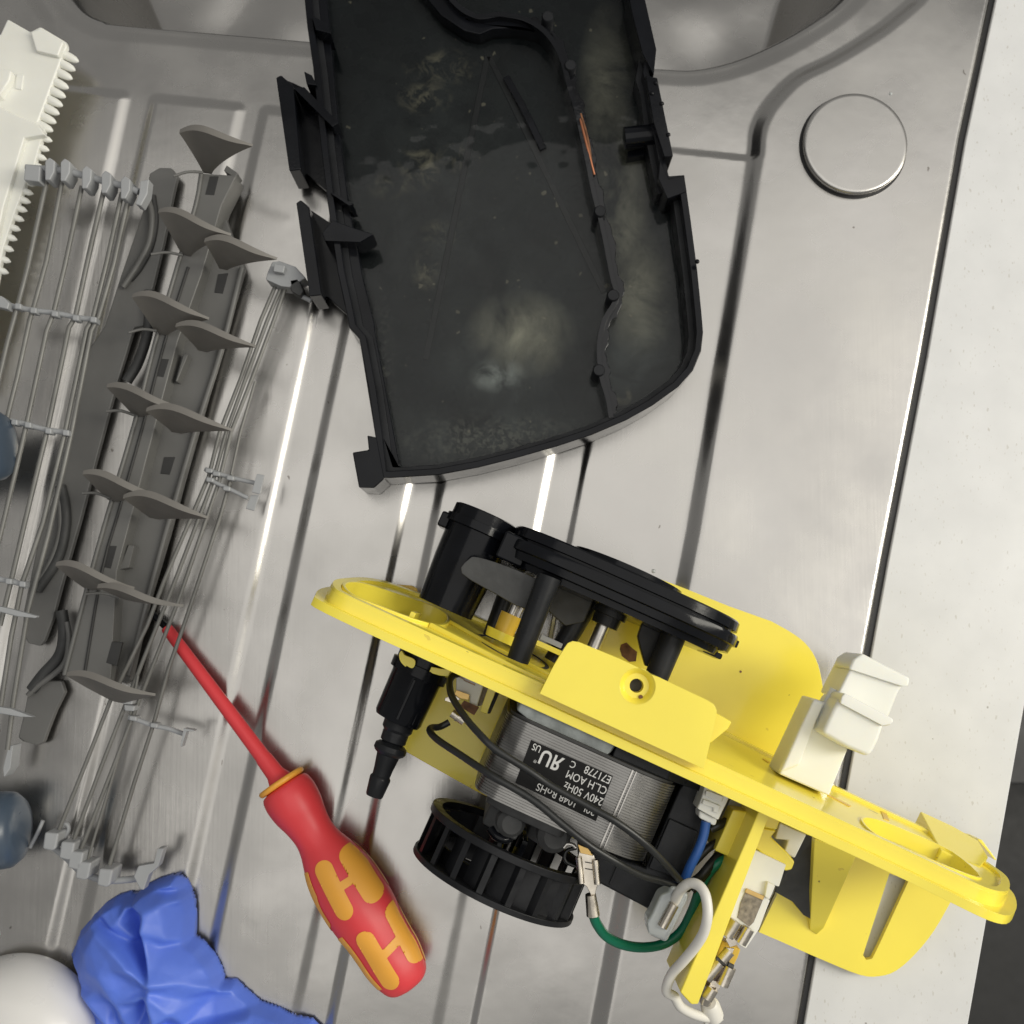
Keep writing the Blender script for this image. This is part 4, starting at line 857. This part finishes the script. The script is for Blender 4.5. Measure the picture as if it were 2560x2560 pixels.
for k in range(7):
    th = rng.rand()*6.28; lam = rng.uniform(.011, .042); ph = rng.rand()*6.28; th2 = rng.rand()*6.28
    w_ = .35*tri((GX*math.cos(th2)+GY*math.sin(th2))/(lam*2.2)+ph)
    cr += tri((GX*math.cos(th)+GY*math.sin(th))/lam+ph+w_)*lam/.03
fall = np.clip(-sg/.003, 0, 1)
zc_ = .0013+np.maximum(dome+cr*.00085*fall, 0.0)*fall**.4
gyy, gxx = np.gradient(sg, .0005, .0005); nearb = (sg > -.00036) & (sg < .00036)
GX2 = np.where(nearb, GX-gxx*sg, GX); GY2 = np.where(nearb, GY-gyy*sg, GY)
inside = sg < .00034; gi = -np.ones(GX.shape, int); gi[inside] = np.arange(inside.sum())
cog = np.stack([GX2[inside], GY2[inside], zc_[inside]], 1)
qg = np.stack([gi[:-1, :-1], gi[:-1, 1:], gi[1:, 1:], gi[1:, :-1]], -1).reshape(-1, 4); qg = qg[(qg >= 0).all(1)]
glove = mk("rubber_glove", [tuple(v) for v in cog], [tuple(int(i) for i in f) for f in qg], M['blue'], None, 0, 180)
so2 = glove.modifiers.new("thickness", 'SOLIDIFY'); so2.thickness = .0004; so2.offset = -1
tag(glove, "crumpled blue nitrile glove lying beside the screwdriver handle", "glove")

# ================================================================ WHITE DOME, BLUE CAPS
c = W((50, 2588), .004)
bw = lathe("white_bowl", (c.x, c.y, .003), (0, 0, 1), [(0, .0312), (.0015, .0322), (.004, .0325), (.009, .0318), (.015, .0292), (.020, .0255), (.0235, .020), (.0255, .012), (.026, .001)], M['porcelain'], None, 96, 60)
tag(bw, "upturned glossy white dome cut off by the lower left corner of the picture", "bowl")
for (x, y, r, z, lab_) in ((56, 2072, .0150, .018, "slate blue rounded plastic bottle end lying left of the lowest wire clips"), (24, 1112, .0142, .030, "slate blue rounded plastic bottle end under the left wire rack")):
    e = W((x, y), z); t_ = thing("bottle", lab_, "bottle", (e.x-.02, e.y, z-r), "slate blue bottles at the left edge")
    lathe("bottle_body", e, (-1, -.06, 0), [(0, .002), (.0002, r*.55), (.0012, r*.82), (.004, r*.97), (.0075, r), (.06, r*1.02)], M['navy'], t_, 48, 60)
    lathe("bottle_seam", e+Vector((-.0125, 0, 0)), (-1, -.06, 0), [(0, r*.9), (.0001, r*1.012+.0002), (.0006, r*1.012+.0002), (.0007, r*.9)], M['clip'], t_, 48, 60)

# ================================================================ WHITE TOOTHED STRIP
cz_ = .018
cmb = thing("toothed_strip", "ivory plastic strip with rounded comb teeth along its edge in the upper left corner", "plastic strip", W(QA(60, 900), .004))
cpl = [(-260, 330), (0, 180), (38, 98), (160, 168), (215, 140), (352, 222), (360, 245), (335, 290), (320, 340), (298, 400), (272, 470), (250, 530), (228, 590), (205, 650), (240, 690), (222, 745), (200, 820), (180, 900), (136, 985), (100, 1080), (72, 1160), (46, 1240), (20, 1320), (-6, 1460), (-30, 1600), (-160, 2050), (-420, 2000)]
slab("strip_body", [QA(*p) for p in cpl], cz_, .0145, M['white'], cmb, .0009)
slab("strip_spine", [QA(*p) for p in ((-300, 300), (-60, 300), (60, 300), (40, 600), (-40, 900), (-160, 1400), (-420, 1900))], .0146, .004, M['white'], cmb, .0006)
slab("strip_step", [QA(*p) for p in ((-200, 420), (0, 365), (62, 380), (50, 430), (0, 510), (-200, 600))], cz_+.004, cz_-.001, M['white'], cmb, .0007)
slab("strip_step", [QA(*p) for p in ((-200, 660), (0, 570), (60, 605), (205, 665), (240, 720), (130, 740), (20, 1100), (-60, 1500), (-300, 1500))], cz_+.003, cz_-.001, M['white'], cmb, .0007)
slab("strip_step", [QA(*p) for p in ((160, 170), (215, 150), (340, 225), (310, 300), (190, 270))], cz_+.0025, cz_-.001, M['white'], cmb, .0007)
for (x, y) in ((428, 335), (410, 382), (394, 428), (374, 478), (358, 526), (342, 573), (324, 617), (307, 664), (290, 708)):
    a_ = W(QA(x-105, y-52), .0158); b_ = W(QA(x-12, y-7), .0158)
    P_ = [a_, a_.lerp(b_, .6), a_.lerp(b_, .88), b_, b_+(b_-a_).normalized()*.0006]
    mk("tooth", *tube_geo(P_, [.0019, .0018, .0014, .0008, .0002], 12), M['white'], cmb, 0, 60)
for i, (x, y) in enumerate(((268, 752), (252, 802), (238, 850), (222, 898), (183, 988), (166, 1036), (152, 1082), (134, 1128), (117, 1178), (98, 1230), (80, 1282), (62, 1340), (46, 1400), (34, 1460))):
    a_ = W(QA(x-50, y-16), .0160); b_ = W(QA(x+12, y+6), .0160)
    mk("tooth", *tube_geo([a_, a_.lerp(b_, .7), b_], [.0016, .0013, .0003], 10), M['white'], cmb, 0, 60)
slab("strip_pip", [QA(*p) for p in ((90, 395), (125, 400), (115, 480), (80, 475)) ], cz_+.0006, cz_-.0004, M['white'], cmb, .0003)

# ================================================================ GREY SPIKE RAIL
rail = thing("grey_rail", "long grey plastic rail with a double row of leaf shaped prongs beside the wire rack", "plastic rail", W(QB(700, 900), .002))
G_ = M['grey']
left = [QA(1080, 930), QA(1050, 1100), QA(960, 1400), QB(830, 130), QB(720, 560), QB(590, 1000), QB(490, 1350), QB(345, 1905)]
mid = [QA(1270, 940), QA(1190, 1100), QA(1080, 1480), QB(955, 110), QB(835, 560), QB(715, 1020), QB(625, 1350), QC(590, 130)]
right = [QA(1320, 1430), QA(1290, 1480), QB(1180, 160), QB(1100, 450), QB(1000, 800), QB(905, 1150), QB(800, 1500), QC(700, 90)]
slab("rail_web", left+mid[::-1], .0175, .004, G_, rail, .0006)
slab("rail_flange", [QA(1190, 1110), QA(1310, 1440)]+right[2:]+[QC(600, 110)]+[(p[0]+2, p[1]) for p in mid[2:-1][::-1]], .0085, .004, G_, rail, .0006)
for a_, b_ in (((1310, 1440), (1250, 1640)), ):
    pass
ribp = [QA(1300, 1440), QB(1185, 170), QB(1060, 560), QB(960, 900), QB(860, 1250), QC(690, 60)]
tube("flange_ridge", [W(p, .0095) for p in ribp], .0013, G_, rail, 4)
tube("web_ridge", [W(p, .0180) for p in left], .0009, G_, rail, 3)
tube("web_ridge", [W((p[0]+.42*(q[0]-p[0]), p[1]+.42*(q[1]-p[1])), .0178) for p, q in zip(left[2:], mid[2:])], .0006, M['dslot'], rail, 3)
for pts, z in ((((1125, 945), (1175, 945), (1150, 1048), (1100, 1045)), .0176), (((1170, 1470), (1225, 1465), (1195, 1575), (1150, 1570)), .0088)):
    slab("rail_slot", [QA(*p) for p in pts], z, z-.002, M['dslot'], rail, .0002)
for pts, z in ((((855, 205), (908, 210), (878, 308), (828, 300)), .0176), (((880, 735), (940, 735), (910, 830), (860, 825)), .0088), (((572, 1210), (628, 1212), (595, 1335), (545, 1325)), .0176), (((600, 1725), (655, 1730), (625, 1858), (568, 1840)), .0176)):
    slab("rail_slot", [QB(*p) for p in pts], z, z-.002, M['dslot'], rail, .0002)
for q_, pts in ((QA, ((1215, 885), (1278, 930), (1262, 955), (1200, 915))), (QB, ((985, 180), (1010, 185), (1000, 210), (950, 330), (940, 330))), (QB, ((690, 1205), (720, 1210), (690, 1330), (640, 1340)))):
    slab("rail_lug", [q_(*p) for p in pts], .014, .006, G_, rail, .0004)
def leaf(tl_, tr_, st_, w=1.0, ztop=.043, bulge=-.0026):
    """an upright prong: narrow foot on the rail, widening to a curved, thick-rimmed leaf"""
    ztop += random.uniform(-.0015, .0015); bulge *= random.uniform(.6, 1.5)
    A_, B_, F_ = W(tl_, ztop), W(tr_, ztop), W(st_, .0165)
    lat = (B_-A_); wd_ = lat.length; lat = lat.normalized(); nrm = Vector((lat.y, -lat.x, 0))
    if nrm.y > 0: nrm = -nrm
    n, m = 24, 12; vs = []; fs = []
    Mid = (A_+B_)/2
    for s_ in (0, 1):
        for j in range(m+1):
            h = j/m
            half = wd_/2*(.12+.88*h**1.25)
            cen = F_.lerp(Mid, h**1.15)
            for i in range(n+1):
                x = -1+2*i/n
                hh = h-(h**3)*.13*abs(x)**2.0
                z = .0165+(ztop-.0165)*hh
                bl = bulge*(h**2)*(1-x*x)+.0016*math.sin(x*2.6+.4)*h
                th_ = .0005+.0008*h**6*max(0, 1-abs(x+.15)**2.5)
                p = cen+lat*(x*half); p.z = z
                p += nrm*(bl-(-.5 if s_ else .5)*th_*2)
                vs.append(p)
    o1 = (m+1)*(n+1)
    for j in range(m):
        for i in range(n):
            a = j*(n+1)+i; fs += [(a, a+1, a+n+2, a+n+1), (o1+a, o1+a+n+1, o1+a+n+2, o1+a+1)]
    for i in range(n):
        a = m*(n+1)+i; fs.append((a, a+1, o1+a+1, o1+a)); fs.append((i, o1+i, o1+i+1, i+1))
    for j in range(m):
        a = j*(n+1); fs.append((a, a+n+1, o1+a+n+1, o1+a)); b = a+n; fs.append((b, o1+b, o1+b+n+1, b+n+1))
    return mk("leaf_prong", vs, fs, M['pad'], rail, 0, 50)
leaf(QA(945, 700), QA(1345, 755), QA(1115, 925), ztop=.046)
for q_, a_, b_, f_ in ((QA, (830, 1130), (1228, 1240), (1000, 1370)), (QA, (1080, 1290), (1478, 1370), (1200, 1440)), (QA, (690, 1590), (1110, 1695), (868, 1795)), (QA, (925, 1750), (1365, 1845), (1090, 1880)),
                       (QB, (552, 360), (982, 468), (740, 510)), (QB, (765, 490), (1235, 580), (950, 600)), (QB, (422, 830), (850, 940), (605, 965)), (QB, (640, 960), (1105, 1055), (830, 1060)),
                       (QB, (275, 1325), (705, 1435), (480, 1440)), (QB, (500, 1445), (970, 1530), (700, 1500))):
    leaf(q_(*a_), q_(*b_), q_(*f_))
leaf(QC(335, 75), QC(818, 165), QC(640, 200))
tailp = [((930, 945), (1090, 925), QA), ((810, 1365), (980, 1370), QA), ((690, 1785), (840, 1775), QA), ((570, 490), (720, 510), QB), ((440, 930), (590, 955), QB), ((460, 1470), (640, 1490), QB)]
for a_, b_, q_ in tailp:
    A_, B_ = W(q_(*a_), .026), W(q_(*b_), .022); tube("prong_spur", [A_, A_.lerp(B_, .5)+Vector((0, .001, 0)), B_], [.0006]*13, G_, rail, 6)

# ================================================================ GREY ARM LYING UNDER IT
armt = thing("plastic_bracket", "flat grey plastic bracket with rounded ends lying between the wire rack and the rail", "plastic arm", W(QB(450, 500), .002))
al = [QA(795, 985), QA(800, 930), QA(850, 900), QA(920, 900), QA(955, 940), QA(930, 1050), QA(880, 1300), QA(770, 1750), QB(720, 40), QB(620, 370), QB(530, 700), QB(430, 1080), QB(330, 1430), QB(285, 1600), QB(240, 1720), QB(215, 1750), QB(150, 1735), QB(118, 1680), QB(125, 1560), QB(200, 1200), QB(300, 900), QB(400, 520), QB(480, 150), QA(560, 1750), QA(640, 1500), QA(760, 1150)]
slab("arm_plate", al, .0075, .0045, G_, armt, .0007)
a2 = [QC(330, 90), QC(350, 150), QC(300, 250), QC(260, 350), QC(235, 420), QC(205, 438), QC(120, 415), QC(95, 395), QC(130, 250), QC(160, 90)]
slab("arm_plate", a2, .0072, .0042, G_, armt, .0007)
def curved(pts, w, z, m, nm="curved_rib"):
    tube(nm, [W(p, z) for p in pts], w, m, armt, 8, 10)
curved([QA(780, 1030), QA(815, 1150), QA(800, 1300), QA(740, 1420), QA(660, 1540)], .0013, .0095, G_)
curved([QA(820, 1050), QA(835, 1180), QA(810, 1320), QA(755, 1430), QA(700, 1500)], .0014, .0080, M['dslot'], "dark_groove")
curved([QA(800, 1560), QA(800, 1700), QB(790, 80), QB(740, 230), QB(680, 330)], .0022, .0095, M['dgrey'], "dark_rib")
curved([QB(325, 890), QB(350, 1000), QB(350, 1120), QB(310, 1280), QB(200, 1450)], .0022, .0088, M['dgrey'], "dark_rib")
curved([QB(310, 900), QB(325, 1020), QB(320, 1150), QB(270, 1300), QB(180, 1460)], .0012, .0096, G_)
curved([QB(330, 1560), QB(345, 1680), QB(320, 1800), QC(230, 60), QC(170, 140)], .0024, .009, M['dgrey'], "dark_rib")
curved([QB(360, 1620), QB(370, 1720), QB(340, 1850), QC(200, 120), QC(150, 170)], .0012, .0100, G_)

# ================================================================ LEFT WIRE RACK
WR = M['wire']; CL = M['clip']
rk = thing("wire_rack", "left rack of parallel grey coated wires joined by clip bars under the ivory strip", "wire rack", W(QA(300, 1500), .004))
zt = .024
wires = [[QA(255, 950), QA(150, 1430), QA(95, 1640), QB(40, 120), QB(-30, 420)], [QA(335, 965), QA(250, 1400), QA(178, 1660), QB(160, 0), QB(95, 300), QB(40, 520), QB(-60, 940)], [QA(440, 1000), QA(350, 1420), QA(288, 1680), QB(250, 60), QB(145, 550), QB(20, 1080), QB(-60, 1400)],
         [QA(558, 1020), QA(470, 1400), QA(405, 1700), QB(370, 40), QB(255, 585), QB(130, 1100), QB(60, 1400), QB(0, 1640)], [QA(655, 1035), QA(575, 1400), QA(500, 1705), QB(465, 50), QB(350, 600), QB(230, 1090), QB(120, 1410), QB(60, 1700), QC(0, 250)],
         [QA(690, 1060), QA(610, 1420), QA(530, 1700), QB(490, 60), QB(385, 600), QB(260, 1150), QB(150, 1560), QC(70, 210), QC(40, 460)]]
for w_ in wires: tube("wire", [W(p, zt) for p in w_], .00098, WR, rk, 0, 10)
def bar(pts, r=.0011, z=zt+.0006): tube("clip_bar", [W(q, z) for q in pts], r, CL, rk, 4, 10)
bar([QA(140, 900), QA(330, 915), QA(460, 945), QA(570, 975), QA(670, 1000), QA(745, 1030)], .0014, zt+.002)
for x, y in ((262, 905), (345, 910), (460, 950), (565, 975), (668, 1005)):
    slab("wire_clip", [QA(*p) for p in ((x-22, y-40), (x, y-62), (x+32, y-42), (x+28, y+15), (x+5, y+60), (x-22, y+60))], zt+.006, zt-.003, CL, rk, .0005)
slab("clip_flag", [QA(*p) for p in ((135, 880), (215, 890), (210, 975), (125, 965))], zt+.006, zt, CL, rk, .0005)
slab("clip_hook", [QA(*p) for p in ((752, 970), (800, 960), (790, 1040), (755, 1105), (725, 1095), (745, 1040))], zt+.005, zt-.001, CL, rk, .0005)
bar([QA(0, 1600), QA(60, 1640), QA(180, 1665), QA(300, 1680), QA(420, 1705), QA(515, 1715)])
slab("clip_flag", [QA(*p) for p in ((-40, 1570), (20, 1595), (50, 1625), (40, 1660), (-40, 1640))], zt+.005, zt, CL, rk, .0005)
bar([QB(60, 540), QB(140, 560), QB(255, 590), QB(372, 605)]); bar([QB(-60, 1380), QB(20, 1395), QB(90, 1410), QB(150, 1430)])
for q_, pts in ((QA, ((95, 1640), (178, 1662), (292, 1680), (405, 1702), (500, 1712))), (QB, ((75, 545), (148, 560), (258, 592), (352, 602))), (QB, ((45, 1400), (118, 1415)))):
    for x, y in pts: slab("wire_clip", [q_(*p) for p in ((x-18, y-16), (x+18, y-12), (x+16, y+20), (x-20, y+16))], zt+.0035, zt-.0015, CL, rk, .0006)
slab("end_leaf", [QB(*p) for p in ((-30, 1530), (60, 1550), (200, 1588), (190, 1600), (80, 1590), (-30, 1560))], .036, .033, CL, rk, .0005)
slab("end_leaf", [QC(*p) for p in ((-30, 225), (60, 240), (180, 285), (100, 285), (-30, 262))], .036, .033, CL, rk, .0005)
slab("end_tag", [QC(*p) for p in ((45, 440), (70, 435), (55, 560), (20, 610), (15, 560))], .018, .010, CL, rk, .0004)

# ================================================================ RIGHT WIRE BUNDLE
bn = thing("wire_rack", "right bundle of thin grey wires with square end clips above the blue glove", "wire rack", W(QC(600, 400), .003))
zt2 = .014
bw_ = [[QA(1480, 1530), QB(1400, 0), QB(1290, 320), QB(1180, 600), QB(1120, 840), QB(880, 1400), QB(790, 1640), QC(595, 190), QC(450, 560), QC(312, 900)],
       [QA(1510, 1540), QB(1435, 0), QB(1320, 310), QB(1215, 600), QB(1145, 860), QB(920, 1450), QC(760, 0), QC(665, 240), QC(540, 560), QC(392, 955)],
       [QA(1530, 1550), QB(1470, 0), QB(1350, 320), QB(1240, 600), QB(1175, 870), QB(960, 1500), QC(710, 290), QC(570, 650), QC(430, 1008)],
       [QB(1245, 830), QB(1180, 1060), QB(1100, 1300), QB(1000, 1600), QB(905, 1870), QC(825, 320), QC(720, 640), QC(582, 1098)],
       [QB(1370, 330), QB(1290, 600), QB(1240, 830)], [QC(740, 60), QC(700, 280), QC(600, 620), QC(468, 1060)]]
for k, w_ in enumerate(bw_): tube("wire", [W(p, zt2+.0006*(k % 3)) for p in w_], .00085 if k < 4 else .0006, WR, bn, 0, 8)
slab("end_block", [QA(*p) for p in ((1435, 1460), (1460, 1405), (1500, 1400), (1585, 1430), (1640, 1490), (1560, 1540), (1500, 1535), (1425, 1500))], .020, .010, M['clip'], bn, .0005)
slab("end_block", [QA(*p) for p in ((1470, 1415), (1530, 1425), (1520, 1465), (1465, 1455))], .0235, .0195, M['clip'], bn, .0004)
slab("end_block", [QA(*p) for p in ((1550, 1500), (1600, 1490), (1630, 1560), (1610, 1590), (1560, 1560))], .020, .012, M['dgrey'], bn, .0006)
tube("clip_bar", [W(QA(*p), .016) for p in ((1570, 1560), (1620, 1590), (1670, 1615))], .0010, CL, bn)
for pts in (((1100, 800), (1160, 820), (1240, 845), (1370, 875)), ((1110, 850), (1160, 875), (1215, 900), (1330, 955))):
    tube("clip_bar", [W(QB(*p), .0165) for p in pts], .0009, CL, bn, 4)
for x, y in ((1120, 805), (1160, 822), (1235, 845), (1125, 855), (1215, 902)):
    slab("wire_clip", [QB(*p) for p in ((x-22, y-14), (x+22, y-8), (x+20, y+18), (x-24, y+12))], .0185, .0125, CL, bn, .0007)
slab("clip_flag", [QB(*p) for p in ((1378, 825), (1418, 832), (1395, 935), (1350, 925))], .0205, .0192, CL, bn, .0003)
slab("clip_flag", [QB(*p) for p in ((1345, 940), (1390, 938), (1362, 1025), (1318, 1012))], .0155, .0142, CL, bn, .0003)
tube("clip_bar", [W(QC(*p), .0165) for p in ((690, 285), (740, 300), (825, 330), (900, 345), (985, 375))], .0010, CL, bn, 4)
for x, y in ((712, 290), (825, 328)): slab("wire_clip", [QC(*p) for p in ((x-22, y-14), (x+22, y-8), (x+20, y+20), (x-24, y+12))], .0185, .0125, CL, bn, .0007)
slab("clip_flag", [QC(*p) for p in ((985, 345), (1042, 355), (1040, 362), (1000, 362), (975, 445), (968, 440))], .021, .0165, CL, bn, .0002)
for x, y in ((680, 200), (690, 235)): slab("wire_clip", [QC(*p) for p in ((x-30, y-18), (x+35, y-10), (x+30, y+20), (x-25, y+16))], .020, .014, CL, bn, .0007)
for x, y in ((270, 950), (358, 1000), (405, 1052), (445, 1108), (562, 1145)):
    slab("end_clip", [QC(*p) for p in ((x-32, y-48), (x+45, y-42), (x+28, y+42), (x+5, y+55), (x-45, y+42))], .0205, .009, CL, bn, .0009)
tube("end_bar", [W(QC(*p), .0125) for p in ((290, 985), (360, 1040), (430, 1110), (480, 1135), (560, 1160), (650, 1160), (740, 1150))], .0014, CL, bn, 4)
slab("end_hook", [QC(*p) for p in ((740, 1085), (825, 1070), (845, 990), (880, 988), (850, 1085), (800, 1130), (770, 1215), (750, 1210), (715, 1140))], .0185, .013, CL, bn, .0005)
tube("clip_link", [W(QC(*p), .011) for p in ((230, 840), (200, 910), (160, 985))], .0008, CL, bn, 4)
tube("clip_link", [W(QC(*p), .012) for p in ((325, 860), (358, 860), (368, 890), (340, 940))], .0009, CL, bn, 4)
